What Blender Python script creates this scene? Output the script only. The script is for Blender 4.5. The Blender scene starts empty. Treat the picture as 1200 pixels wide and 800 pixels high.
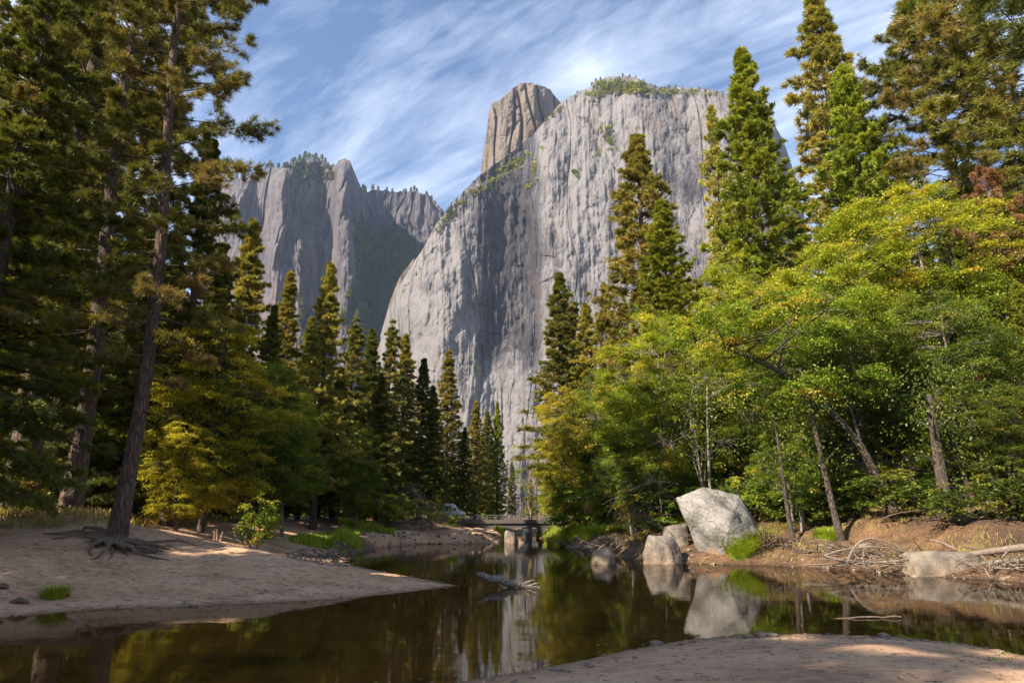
import bpy, bmesh, math, random
import numpy as np
from mathutils import Vector
random.seed(11)
RNG = np.random.default_rng(11)
sc = bpy.context.scene
COL = sc.collection
# ------------------------------------------------------------------ camera maths (photo pixels 1200x800)
EYE = 2.0; FOC = 800.0; PITCH = math.atan(208/800.)
cP, sP = math.cos(PITCH), math.sin(PITCH)
def ray(px, py):
    u = (np.asarray(px, float)-600)/FOC; v = (400-np.asarray(py, float))/FOC
    x = u; y = cP - v*sP; z = sP + v*cP
    return x/y, z/y                                    # per metre of distance
def at(px, py, d):
    a, b = ray(px, py); return (float(a*d), float(d), float(EYE+b*d))
def on_water(px, py):
    a, b = ray(px, py); d = -EYE/b; return (float(a*d), float(d))
def x_for(px, d, z):
    return (px-600)/FOC*(d*cP+(z-EYE)*sP)
def z_for(py, d):
    v = (400-py)/FOC; return EYE + d*(sP+v*cP)/(cP-v*sP)

# ------------------------------------------------------------------ noise
_P = np.random.default_rng(3).permutation(4096)
def _h(ix, iy, iz):
    return _P[(_P[(_P[ix & 4095]+iy) & 4095]+iz) & 4095]
_G = np.random.default_rng(5).normal(size=(4096, 3)); _G /= np.linalg.norm(_G, axis=1)[:, None]
def perlin(x, y, z=0.0):
    x, y, z = np.broadcast_arrays(np.asarray(x, float), np.asarray(y, float), np.asarray(z, float))
    ix, iy, iz = (np.floor(a).astype(np.int64) for a in (x, y, z))
    fx, fy, fz = x-ix, y-iy, z-iz
    w = [f*f*f*(f*(f*6-15)+10) for f in (fx, fy, fz)]
    r = 0
    for a in (0, 1):
        for b in (0, 1):
            for c in (0, 1):
                g = _G[_h(ix+a, iy+b, iz+c)]
                d = g[..., 0]*(fx-a)+g[..., 1]*(fy-b)+g[..., 2]*(fz-c)
                r = r + d*(w[0] if a else 1-w[0])*(w[1] if b else 1-w[1])*(w[2] if c else 1-w[2])
    return r*1.5
def fbm(x, y, z=0.0, o=4, g=0.5):
    r = 0; a = 1.0; f = 1.0
    for i in range(o):
        r = r + a*perlin(x*f+13.1*i, y*f+7.7*i, np.asarray(z)*f+3.3*i); a *= g; f *= 2.03
    return r
def ridged(x, y, z=0.0, o=4):
    r = 0; a = 1.0; f = 1.0
    for i in range(o):
        r = r + a*(1-2*np.abs(perlin(x*f+5.1*i, y*f+9.2*i, np.asarray(z)*f+i))); a *= .5; f *= 2.1
    return r
def facet(x, y, seed=0, tilt=1.0):
    """angular rock faces: every cell of a jittered lattice is its own tilted plane"""
    x, y = np.broadcast_arrays(np.asarray(x, float), np.asarray(y, float)); ix = np.floor(x).astype(np.int64); iy = np.floor(y).astype(np.int64)
    val = np.full(x.shape, -1e9)
    for a in (-1, 0, 1):
        for b in (-1, 0, 1):
            cx = ix+a; cy_ = iy+b; h = _h(cx, cy_, seed+1); g = _G[h]; q = _G[(h*7+13) & 4095]
            fx = cx+.5+.48*g[..., 0]; fy = cy_+.5+.48*g[..., 1]; dx = x-fx; dy = y-fy
            val = np.maximum(val, .3*g[..., 2]+tilt*(q[..., 0]*dx+q[..., 1]*dy)-.8*(dx*dx+dy*dy))
    return val
def smooth(t):
    t = np.clip(t, 0, 1); return t*t*(3-2*t)

# ------------------------------------------------------------------ mesh helpers
class MB:
    """collects quads/tris with a per-face tint"""
    def __init__(s): s.v = []; s.f = []; s.t = []; s.n = 0
    def add(s, V, F, tint=0.5):
        V = np.asarray(V, float).reshape(-1, 3); F = np.asarray(F, np.int64)
        if F.ndim == 1: F = F[None]
        if F.shape[1] == 3: F = np.concatenate([F, -np.ones((len(F), 1), np.int64)-s.n], 1)
        s.v.append(V); s.f.append(F+s.n); s.n += len(V)
        t = np.asarray(tint, float)
        s.t.append(np.full(len(F), float(t)) if t.ndim == 0 else t)
    def mesh(s, name, mats, smooth_=False):
        V = np.concatenate(s.v); F = np.concatenate(s.f); T = np.concatenate(s.t)
        quad = F[:, 3] >= 0
        cnt = np.where(quad, 4, 3); loops = F.reshape(-1)[(np.stack([quad*0+1, quad*0+1, quad*0+1, quad], 1) > 0).reshape(-1)]
        me = bpy.data.meshes.new(name)
        me.vertices.add(len(V)); me.vertices.foreach_set('co', V.astype(np.float32).ravel())
        me.loops.add(len(loops)); me.loops.foreach_set('vertex_index', loops.astype(np.int32))
        me.polygons.add(len(F)); st = np.concatenate([[0], np.cumsum(cnt)[:-1]])
        me.polygons.foreach_set('loop_start', st.astype(np.int32))
        try: me.polygons.foreach_set('loop_total', cnt.astype(np.int32))
        except Exception: pass
        if smooth_: me.polygons.foreach_set('use_smooth', np.ones(len(F), bool))
        else: me.polygons.foreach_set('use_smooth', np.zeros(len(F), bool))
        a = me.attributes.new('tint', 'FLOAT', 'FACE'); a.data.foreach_set('value', T.astype(np.float32))
        me.update(calc_edges=True)
        for m in (mats if isinstance(mats, (list, tuple)) else [mats]): me.materials.append(m)
        return me
    def obj(s, name, mats, parent=None, smooth_=False, **k):
        return link(name, s.mesh(name, mats, smooth_), parent, **k)
def link(name, me, parent=None, label=None, cat=None, group=None, kind=None, loc=None):
    o = bpy.data.objects.new(name, me); COL.objects.link(o)
    if parent is not None: o.parent = parent
    if label: o['label'] = label
    if cat: o['category'] = cat
    if group: o['group'] = group
    if kind: o['kind'] = kind
    if loc is not None: o.location = loc
    return o
def tube(mb, pts, rad, sides=6, tint=0.5, cap=True):
    P = np.asarray(pts, float); R = np.broadcast_to(np.asarray(rad, float), (len(P),))
    T = np.gradient(P, axis=0); T /= np.linalg.norm(T, axis=1)[:, None]+1e-9
    ref = np.array([0, 0, 1.]) if abs(T[0, 2]) < .8 else np.array([1., 0, 0])
    A = np.cross(T, ref); A /= np.linalg.norm(A, axis=1)[:, None]+1e-9
    B = np.cross(T, A)
    th = np.arange(sides)/sides*2*np.pi
    V = P[:, None]+R[:, None, None]*(A[:, None]*np.cos(th)[None, :, None]+B[:, None]*np.sin(th)[None, :, None])
    n = len(P); i = np.arange(n-1)[:, None]*sides; j = np.arange(sides)[None]; k = (j+1) % sides
    F = np.stack([i+j, i+k, i+k+sides, i+j+sides], -1).reshape(-1, 4)
    mb.add(V, F, tint)
    if cap:
        mb.add(np.concatenate([V[-1], P[-1:]+T[-1]*R[-1]*.3]), np.stack([np.arange(sides), (np.arange(sides)+1) % sides, np.full(sides, sides)], 1), tint)
        mb.add(np.concatenate([V[0], P[:1]-T[0]*R[0]*.3]), np.stack([(np.arange(sides)+1) % sides, np.arange(sides), np.full(sides, sides)], 1), tint)
def nrm(a): return a/(np.linalg.norm(a, axis=-1, keepdims=True)+1e-9)

# ------------------------------------------------------------------ materials
def newmat(name):
    m = bpy.data.materials.new(name); m.use_nodes = True
    nt = m.node_tree; nt.nodes.clear()
    out = nt.nodes.new('ShaderNodeOutputMaterial')
    return m, nt, out
def N(nt, t, **k):
    n = nt.nodes.new('ShaderNode'+t)
    for a, b in k.items():
        if a in n.inputs: n.inputs[a].default_value = b
        else: setattr(n, a, b)
    return n
def L(nt, a, b): nt.links.new(a, b)
def ramp(nt, fac, stops, interp='LINEAR'):
    r = nt.nodes.new('ShaderNodeValToRGB'); r.color_ramp.interpolation = interp
    e = r.color_ramp.elements
    while len(e) < len(stops): e.new(0.5)
    for q, (p, c) in zip(e, stops): q.position = p; q.color = (c[0], c[1], c[2], 1)
    L(nt, fac, r.inputs[0]); return r.outputs[0]
def mix(nt, f, a, b, mode='MIX'):
    n = nt.nodes.new('ShaderNodeMix'); n.data_type = 'RGBA'; n.blend_type = mode
    for s, v in ((n.inputs[0], f), (n.inputs[6], a), (n.inputs[7], b)):
        if hasattr(v, 'links'): L(nt, v, s)
        elif isinstance(v, tuple): s.default_value = (v[0], v[1], v[2], 1)
        else: s.default_value = v
    return n.outputs[2]
def math_(nt, op, a, b=None, c=None, clamp=False):
    n = nt.nodes.new('ShaderNodeMath'); n.operation = op; n.use_clamp = clamp
    for s, v in zip(n.inputs, (a, b, c)):
        if v is None: continue
        if hasattr(v, 'links'): L(nt, v, s)
        else: s.default_value = v
    return n.outputs[0]
def noise(nt, vec, scale, detail=4, rough=.55, dist=0, mp=None):
    if mp:
        m = nt.nodes.new('ShaderNodeMapping'); m.inputs['Scale'].default_value = mp; L(nt, vec, m.inputs[0]); vec = m.outputs[0]
    n = nt.nodes.new('ShaderNodeTexNoise'); n.inputs['Scale'].default_value = scale; n.inputs['Detail'].default_value = detail
    n.inputs['Roughness'].default_value = rough; n.inputs['Distortion'].default_value = dist
    L(nt, vec, n.inputs['Vector']); return n.outputs[0]
def bump(nt, h, strength, dist):
    b = nt.nodes.new('ShaderNodeBump'); b.inputs['Strength'].default_value = strength; b.inputs['Distance'].default_value = dist
    L(nt, h, b.inputs['Height']); return b.outputs[0]

def leaf_mat(name, stops, trans=.35, gloss=.025, hue=.25):
    m, nt, out = newmat(name)
    at_ = N(nt, 'Attribute', attribute_name='tint')
    oi = N(nt, 'ObjectInfo')
    c = ramp(nt, at_.outputs['Fac'], stops)
    v = math_(nt, 'MULTIPLY_ADD', oi.outputs['Random'], hue*1.2, 1-hue*.6)
    h = N(nt, 'HueSaturation'); L(nt, c, h.inputs['Color']); L(nt, v, h.inputs['Value'])
    L(nt, math_(nt, 'MULTIPLY_ADD', oi.outputs['Random'], .016, .488), h.inputs['Hue'])
    c = h.outputs[0]
    d = N(nt, 'BsdfDiffuse'); L(nt, c, d.inputs[0])
    t = N(nt, 'BsdfTranslucent'); t2 = mix(nt, 1.0, c, (1.25, 1.15, .5), 'MULTIPLY'); L(nt, t2, t.inputs[0])
    ms = N(nt, 'MixShader'); ms.inputs[0].default_value = trans; L(nt, d.outputs[0], ms.inputs[1]); L(nt, t.outputs[0], ms.inputs[2])
    g = N(nt, 'BsdfGlossy'); g.inputs['Roughness'].default_value = .45; g.inputs[0].default_value = (.8, .85, .8, 1)
    m2 = N(nt, 'MixShader'); m2.inputs[0].default_value = gloss; L(nt, ms.outputs[0], m2.inputs[1]); L(nt, g.outputs[0], m2.inputs[2])
    L(nt, m2.outputs[0], out.inputs[0]); return m
M = {}
M['pine'] = leaf_mat('pine_needles', [(0, (.06, .075, .014)), (.45, (.155, .165, .028)), (.8, (.27, .24, .05)), (.88, (.25, .18, .07)), (1, (.29, .20, .09))], .3)
M['dark'] = leaf_mat('dark_needles', [(0, (.05, .065, .012)), (.6, (.135, .155, .026)), (.9, (.21, .20, .04)), (1, (.24, .16, .06))], .28)
M['gold'] = leaf_mat('golden_needles', [(0, (.12, .125, .022)), (.5, (.30, .28, .05)), (.85, (.44, .37, .08)), (1, (.38, .25, .09))], .3)
M['cedar'] = leaf_mat('cedar_sprays', [(0, (.08, .11, .010)), (.5, (.22, .27, .022)), (.9, (.36, .38, .04)), (1, (.40, .32, .06))], .35)
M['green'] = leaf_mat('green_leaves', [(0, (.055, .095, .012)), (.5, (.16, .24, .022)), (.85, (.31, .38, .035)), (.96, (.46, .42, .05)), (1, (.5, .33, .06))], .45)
M['yellow'] = leaf_mat('yellow_leaves', [(0, (.16, .17, .018)), (.5, (.35, .35, .03)), (.85, (.52, .47, .04)), (1, (.55, .38, .06))], .45)
M['rust'] = leaf_mat('rusty_needles', [(0, (.11, .06, .025)), (.5, (.25, .12, .05)), (.9, (.34, .19, .08)), (1, (.12, .12, .04))], .25)
M['olive'] = leaf_mat('olive_leaves', [(0, (.04, .065, .010)), (.5, (.105, .15, .02)), (.9, (.19, .23, .03)), (1, (.3, .25, .05))], .4)
M['lime'] = leaf_mat('lime_leaves', [(0, (.09, .125, .012)), (.5, (.25, .32, .026)), (.85, (.42, .46, .045)), (.96, (.55, .46, .06)), (1, (.55, .36, .06))], .45)
M['grass'] = leaf_mat('grass_blades', [(0, (.12, .19, .015)), (.6, (.3, .42, .03)), (1, (.48, .46, .08))], .45)
M['drygrass'] = leaf_mat('dry_grass', [(0, (.28, .22, .09)), (.5, (.42, .30, .12)), (.8, (.24, .26, .05)), (1, (.16, .22, .03))], .35)

def bark_mat(name, c0, c1, c2, sc_=1.0, rel=.04):
    m, nt, out = newmat(name)
    tc = N(nt, 'TexCoord').outputs['Object']
    mp = N(nt, 'Mapping'); mp.inputs['Scale'].default_value = (5*sc_, 5*sc_, 1.1*sc_); L(nt, tc, mp.inputs[0])
    nz_ = N(nt, 'TexNoise'); nz_.inputs['Scale'].default_value = 1.1; nz_.inputs['Detail'].default_value = 5; L(nt, mp.outputs[0], nz_.inputs['Vector']); av = N(nt, 'VectorMath', operation='MULTIPLY_ADD'); L(nt, nz_.outputs[1], av.inputs[0]); av.inputs[1].default_value = (1.5, 1.5, 1.5); L(nt, mp.outputs[0], av.inputs[2])
    v = N(nt, 'TexVoronoi', feature='DISTANCE_TO_EDGE'); v.inputs['Scale'].default_value = 1.9; L(nt, av.outputs[0], v.inputs['Vector'])
    n = noise(nt, mp.outputs[0], 3.0, 6, .65)
    f = math_(nt, 'MULTIPLY', math_(nt, 'MULTIPLY', v.outputs[0], 3.0, clamp=True), math_(nt, 'MULTIPLY_ADD', n, .8, .5), clamp=True)
    c = ramp(nt, f, [(0, c0), (.4, c1), (1, c2)])
    p = N(nt, 'BsdfPrincipled'); p.inputs['Roughness'].default_value = .9; L(nt, c, p.inputs['Base Color'])
    L(nt, bump(nt, f, .9, rel), p.inputs['Normal']); L(nt, p.outputs[0], out.inputs[0]); return m
M['bark'] = bark_mat('red_brown_bark', (.028, .017, .012), (.085, .052, .035), (.15, .092, .062))
M['barkd'] = bark_mat('dark_bark', (.02, .015, .012), (.07, .052, .04), (.14, .105, .08), 1.6, .02)
M['barkg'] = bark_mat('grey_bark', (.06, .05, .04), (.19, .16, .13), (.33, .29, .24), 2.0, .015)
M['barkred'] = bark_mat('orange_bark', (.1, .045, .025), (.30, .14, .08), (.42, .22, .13), 1.5, .02)
M['drift'] = bark_mat('bleached_wood', (.08, .06, .045), (.23, .18, .13), (.37, .30, .23), 3.0, .01)
M['root'] = bark_mat('root_wood', (.045, .03, .02), (.16, .11, .075), (.28, .2, .14), 3.0, .012)

def rock_mat(name, cols, orange=.0, scale=1.0, band=None):
    """cols dark, mid, light"""
    m, nt, out = newmat(name)
    tc = N(nt, 'TexCoord').outputs['Object']
    a = noise(nt, tc, .9*scale, 8, .6, .4); b = noise(nt, tc, 9*scale, 6, .7); s = noise(nt, tc, 40*scale, 3, .7)
    f = math_(nt, 'ADD', math_(nt, 'MULTIPLY', a, .55), math_(nt, 'ADD', math_(nt, 'MULTIPLY', b, .35), math_(nt, 'MULTIPLY', s, .2)))
    f = math_(nt, 'MULTIPLY_ADD', f, 2.2, -.66)
    c = ramp(nt, f, [(.25, cols[0]), (.5, cols[1]), (.8, cols[2])])
    if orange:
        o = noise(nt, tc, .7*scale, 5, .6, .5)
        sx = N(nt, 'SeparateXYZ'); L(nt, tc, sx.inputs[0])
        low = math_(nt, 'SUBTRACT', .42, math_(nt, 'MULTIPLY', sx.outputs[2], .34))
        of = math_(nt, 'MULTIPLY', math_(nt, 'ADD', math_(nt, 'SUBTRACT', o, .55), low), 2.4*orange, clamp=True)
        c = mix(nt, of, c, (.34, .19, .085))
    vor = N(nt, 'TexVoronoi', feature='DISTANCE_TO_EDGE'); vor.inputs['Scale'].default_value = .8*scale
    wv = N(nt, 'VectorMath', operation='ADD'); L(nt, tc, wv.inputs[0])
    nn = N(nt, 'TexNoise'); nn.inputs['Scale'].default_value = 1.5*scale; L(nt, tc, nn.inputs['Vector']); L(nt, nn.outputs[1], wv.inputs[1]); L(nt, wv.outputs[0], vor.inputs['Vector'])
    ck = math_(nt, 'MULTIPLY', vor.outputs[0], 25.0, clamp=True)
    c = mix(nt, math_(nt, 'MULTIPLY_ADD', ck, -.3, .3), c, (.06, .05, .045))
    p = N(nt, 'BsdfPrincipled'); p.inputs['Roughness'].default_value = .85; L(nt, c, p.inputs['Base Color'])
    hh = math_(nt, 'ADD', math_(nt, 'MULTIPLY', b, .6), math_(nt, 'ADD', math_(nt, 'MULTIPLY', s, .3), math_(nt, 'MULTIPLY', ck, .3)))
    L(nt, bump(nt, hh, .8, .06/scale), p.inputs['Normal']); L(nt, p.outputs[0], out.inputs[0]); return m
M['boulder'] = rock_mat('pale_granite', ((.04, .036, .031), (.145, .135, .12), (.33, .315, .29)), 2.0)
M['rock'] = rock_mat('brown_granite', ((.045, .038, .03), (.135, .115, .093), (.27, .235, .195)), .3, 1.8)

def cliff_mat(name, dark, mid, light, warm, green, sv=1.0, att=True):
    m, nt, out = newmat(name)
    tc = N(nt, 'TexCoord').outputs['Object']
    big = noise(nt, tc, .006*sv, 5, .6, .6, (1, 1, .45))
    streak = noise(nt, tc, .03*sv, 7, .65, .3, (1, 1, .09))
    med = noise(nt, tc, .02*sv, 9, .72, .4, (1, 1, .5))
    fine = noise(nt, tc, .14*sv, 8, .85, .2, (1, 1, .5))
    A = N(nt, 'Attribute', attribute_name='tint').outputs['Fac']     # rock age, pale against lichen-dark granite; on the main cliff also painted bay shade
    f = math_(nt, 'ADD', math_(nt, 'MULTIPLY', big, .2), math_(nt, 'ADD', math_(nt, 'MULTIPLY', streak, .34), math_(nt, 'ADD', math_(nt, 'MULTIPLY', med, .40), math_(nt, 'MULTIPLY', fine, .34))))
    fs = noise(nt, tc, .11*sv, 6, .7, .15, (1, 1, .035))
    f = math_(nt, 'ADD', f, math_(nt, 'MULTIPLY', fs, .45))
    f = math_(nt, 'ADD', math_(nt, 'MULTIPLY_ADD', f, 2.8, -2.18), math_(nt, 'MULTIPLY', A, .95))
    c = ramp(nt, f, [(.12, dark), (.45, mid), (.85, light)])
    w = math_(nt, 'MULTIPLY', math_(nt, 'SUBTRACT', noise(nt, tc, .012*sv, 6, .65, .8, (1, 1, .4)), .53), 5, clamp=True)
    c = mix(nt, math_(nt, 'MULTIPLY', w, .42), c, warm)
    ds = math_(nt, 'MULTIPLY', math_(nt, 'SUBTRACT', noise(nt, tc, .045*sv, 6, .7, .3, (1, 1, .06)), .56), 14, clamp=True)
    c = mix(nt, math_(nt, 'MULTIPLY', ds, .7), c, (dark[0]*.7, dark[1]*.7, dark[2]*.72))
    pl_ = math_(nt, 'MULTIPLY', math_(nt, 'SUBTRACT', noise(nt, tc, .035*sv, 7, .75, 1.2, (1, 1, .3)), .57), 9, clamp=True)
    c = mix(nt, math_(nt, 'MULTIPLY', pl_, .55), c, (light[0]*1.25, light[1]*1.22, light[2]*1.18))
    g = N(nt, 'NewGeometry'); sn = N(nt, 'SeparateXYZ'); L(nt, g.outputs['Normal'], sn.inputs[0])
    gn = math_(nt, 'ADD', sn.outputs[2], math_(nt, 'MULTIPLY', math_(nt, 'SUBTRACT', med, .5), 1.1))
    gf = math_(nt, 'MULTIPLY', math_(nt, 'SUBTRACT', gn, .80), 5, clamp=True)
    c = mix(nt, gf, c, green)
    p = N(nt, 'BsdfPrincipled'); p.inputs['Roughness'].default_value = .9; L(nt, c, p.inputs['Base Color'])
    hh = math_(nt, 'ADD', math_(nt, 'MULTIPLY', med, .7), math_(nt, 'ADD', math_(nt, 'MULTIPLY', fine, .45), math_(nt, 'MULTIPLY', streak, .25)))
    L(nt, bump(nt, hh, 1.0, 13/sv), p.inputs['Normal']); L(nt, p.outputs[0], out.inputs[0]); return m
M['cliff'] = cliff_mat('grey_granite_cliff', (.021, .019, .024), (.084, .076, .086), (.235, .217, .214), (.18, .125, .09), (.10, .11, .03))
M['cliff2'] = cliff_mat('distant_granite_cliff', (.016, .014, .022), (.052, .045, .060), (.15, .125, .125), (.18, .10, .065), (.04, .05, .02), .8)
M['pinn'] = cliff_mat('warm_granite_cliff', (.035, .026, .024), (.10, .076, .066), (.19, .15, .12), (.20, .12, .035), (.10, .11, .03), 1.2)

def plain(name, c, r=.7, metal=0):
    m, nt, out = newmat(name)
    tc = N(nt, 'TexCoord').outputs['Object']
    f = noise(nt, tc, 3, 5, .6)
    col = mix(nt, f, (c[0]*.75, c[1]*.75, c[2]*.75), (c[0]*1.2, c[1]*1.2, c[2]*1.2))
    p = N(nt, 'BsdfPrincipled'); p.inputs['Roughness'].default_value = r; p.inputs['Metallic'].default_value = metal
    L(nt, col, p.inputs['Base Color']); L(nt, p.outputs[0], out.inputs[0]); return m
M['concrete'] = plain('weathered_concrete', (.075, .068, .06)); M['steel'] = plain('dull_steel', (.05, .055, .06), .7)
M['white'] = plain('white_paint', (.8, .8, .8), .4); M['tyre'] = plain('black_rubber', (.03, .03, .03)); M['glass'] = plain('dark_glass', (.03, .04, .05), .1)

# ------------------------------------------------------------------ terrain
shore_px_left = [(0, 724), (110, 714), (200, 711), (300, 707), (400, 701.5), (470, 694), (515, 688.5), (535, 686), (512, 681), (490, 677), (460, 671.5), (430, 666), (405, 661),
                 (396, 656), (408, 650), (430, 644.5), (455, 640), (490, 637.2), (530, 636.8), (570, 636.2), (592, 634), (600, 628), (606, 624), (622, 624), (630, 630), (642, 636), (665, 640.5), (690, 645),
                 (720, 651), (748, 656), (790, 659.5), (850, 661.5), (900, 662.5), (960, 666), (1010, 669.5), (1060, 674), (1140, 678.5), (1200, 682)]
shore_px_near = [(1200, 768), (1130, 754), (1050, 746), (950, 742.5), (860, 744.5), (800, 750), (740, 761), (690, 772), (630, 784), (580, 792), (540, 799)]
poly = [(-60, -40), (-60, -4), (-34, 5), (-22, 11), (-15, 14)] + [on_water(*p) for p in shore_px_left] + [(24, 23), (40, 27), (90, 25), (90, 9), (40, 10), (20, 11), (12, 11)] \
    + [on_water(*p) for p in shore_px_near] + [(-1.6, 6.0), (-3, 2), (-4, -4), (-6, -40)]
poly = np.array(poly)
def shore_dist(x, y):
    """positive on land, negative in the river"""
    x = np.asarray(x, float); y = np.asarray(y, float); sh = x.shape; x = x.ravel(); y = y.ravel()
    if len(x) < 4:
        A_ = poly; B_ = np.roll(poly, -1, 0); E = B_-A_; o_ = []
        for p, q in zip(x, y):
            w_ = np.array([p, q])-A_; t = np.clip((w_*E).sum(1)/((E*E).sum(1)+1e-12), 0, 1); d = math.sqrt(float(((w_-E*t[:, None])**2).sum(1).min()))
            with np.errstate(divide='ignore', invalid='ignore'):
                c = ((A_[:, 1] > q) != (B_[:, 1] > q)) & (p < E[:, 0]*(q-A_[:, 1])/E[:, 1]+A_[:, 0])
            o_.append(-d if c.sum() % 2 else d)
        return np.array(o_).reshape(sh)
    d2 = np.full(x.shape, 1e18); ins = np.zeros(x.shape, bool)
    n = len(poly)
    for i in range(n):
        ax, ay = poly[i]; bx, by = poly[(i+1) % n]
        dx, dy = bx-ax, by-ay
        t = np.clip(((x-ax)*dx+(y-ay)*dy)/(dx*dx+dy*dy+1e-12), 0, 1)
        d2 = np.minimum(d2, (x-ax-t*dx)**2+(y-ay-t*dy)**2)
        if by != ay:
            c = ((ay > y) != (by > y)) & (x < (bx-ax)*(y-ay)/(by-ay)+ax); ins ^= c
    d = np.sqrt(d2); return np.where(ins, -d, d).reshape(sh)
def masks(x, y, s):
    near = smooth((15.5-y+np.clip(x-8, 0, 9)*-.0)/2.0)*smooth((x+6)/3)*smooth((60-x)/20)
    near = np.where((y < 15.5) & (x > -5), np.maximum(near, .0), near*0)
    px = 600+FOC*x/np.maximum(y*cP, 1)
    left = np.maximum(smooth((470-px)/60)*smooth((62-y)/12), smooth((590-px)/30)*smooth((36-y)/2)*(x < 1))*(1-near)
    left = left*(1-smooth((y-32)/8)*smooth((px-385)/15))
    return near, left
def ground_z(x, y):
    x = np.asarray(x, float); y = np.asarray(y, float)
    s = shore_dist(x, y); near, left = masks(x, y, s)
    sl = np.maximum(s, 0)
    zn = .05*sl*smooth((6-sl)/6)+.3*smooth(sl/5)
    zl = 1.62*smooth((sl-.4)/12.5)+.085*np.minimum(sl, 5)
    right = smooth((x-6)/10)
    zr = .75*smooth(sl/1.3)+(.9+.7*right)*smooth((sl-1)/9)+.05*np.minimum(sl, 45)*right + .012*np.minimum(sl, 60)
    zr = zr*(1-.6*smooth((x-12.5)/4)*smooth((5.5-sl)/3)*smooth((36-y)/6))
    z = near*zn+(1-near)*(left*zl+(1-left)*zr)
    nz = fbm(x*.16, y*.16, 0, 4)*.28*smooth(sl/8)+fbm(x*.9, y*.9, 3.3, 3)*.05*smooth(sl/1.5)
    nz = nz + (1-near)*(1-left)*fbm(x*.6, y*.6, 7.7, 4)*.28*smooth(sl/2.5)
    nz = nz + near*fbm(x*1.3, y*3.3, 1.1, 4)*.016*smooth(sl)
    z = z+nz*(1-near*.75)
    dz = -.045-.16*np.minimum(-s, 4)-.03*np.minimum(-s, 14)+fbm(x*.4, y*.4, 9, 3)*.08*smooth(-s/2)
    return np.where(s > 0, np.maximum(z, .012), dz)
def gz(x, y): return float(ground_z(np.array([x]), np.array([y]))[0])

def ground_sheet():
    # rows by distance, denser near the camera; columns by angle
    ys = np.concatenate([np.linspace(-40, 4, 24, endpoint=False), 4*np.exp(np.linspace(0, math.log(100/4), 460)), 100*np.exp(np.linspace(0, math.log(40), 40))[1:]])
    us = np.concatenate([np.linspace(-3.2, -.85, 50, endpoint=False), np.linspace(-.85, .85, 600), np.linspace(.85, 3.2, 51)[1:]])
    Y, U = np.meshgrid(ys, us, indexing='ij')
    X = U*np.maximum(Y, 10)*1.0
    X = np.where(Y < 10, U*(10+(10-Y)*.5), X)
    Z = ground_z(X, Y)
    Z = Z + smooth((Y-250)/600)*18*0
    S = shore_dist(X, Y); near, left = masks(X, Y, S)
    mb = MB(); ny, nx = X.shape
    i = np.arange(ny-1)[:, None]*nx+np.arange(nx-1)[None]
    F = np.stack([i, i+1, i+nx+1, i+nx], -1).reshape(-1, 4)
    mb.add(np.stack([X, Y, Z], -1), F)
    me = mb.mesh('ground', M['ground'], True)
    a = me.attributes.new('sand', 'FLOAT', 'POINT')
    forest = smooth((S-10.5)/3)                      # needle litter under the trees
    sandy = np.clip(near*1.0+left*(1-forest), 0, 1)
    farbar = smooth((Y-48)/6)*smooth((0-X)/2)*smooth((5-S)/2)
    sandy = np.maximum(sandy, farbar*(1-left)*.8)
    a.data.foreach_set('value', sandy.ravel().astype(np.float32))
    b = me.attributes.new('shore', 'FLOAT', 'POINT'); b.data.foreach_set('value', S.ravel().astype(np.float32))
    link('ground', me, kind='structure', label='pale sand and brown needle litter banks of the river')
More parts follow.
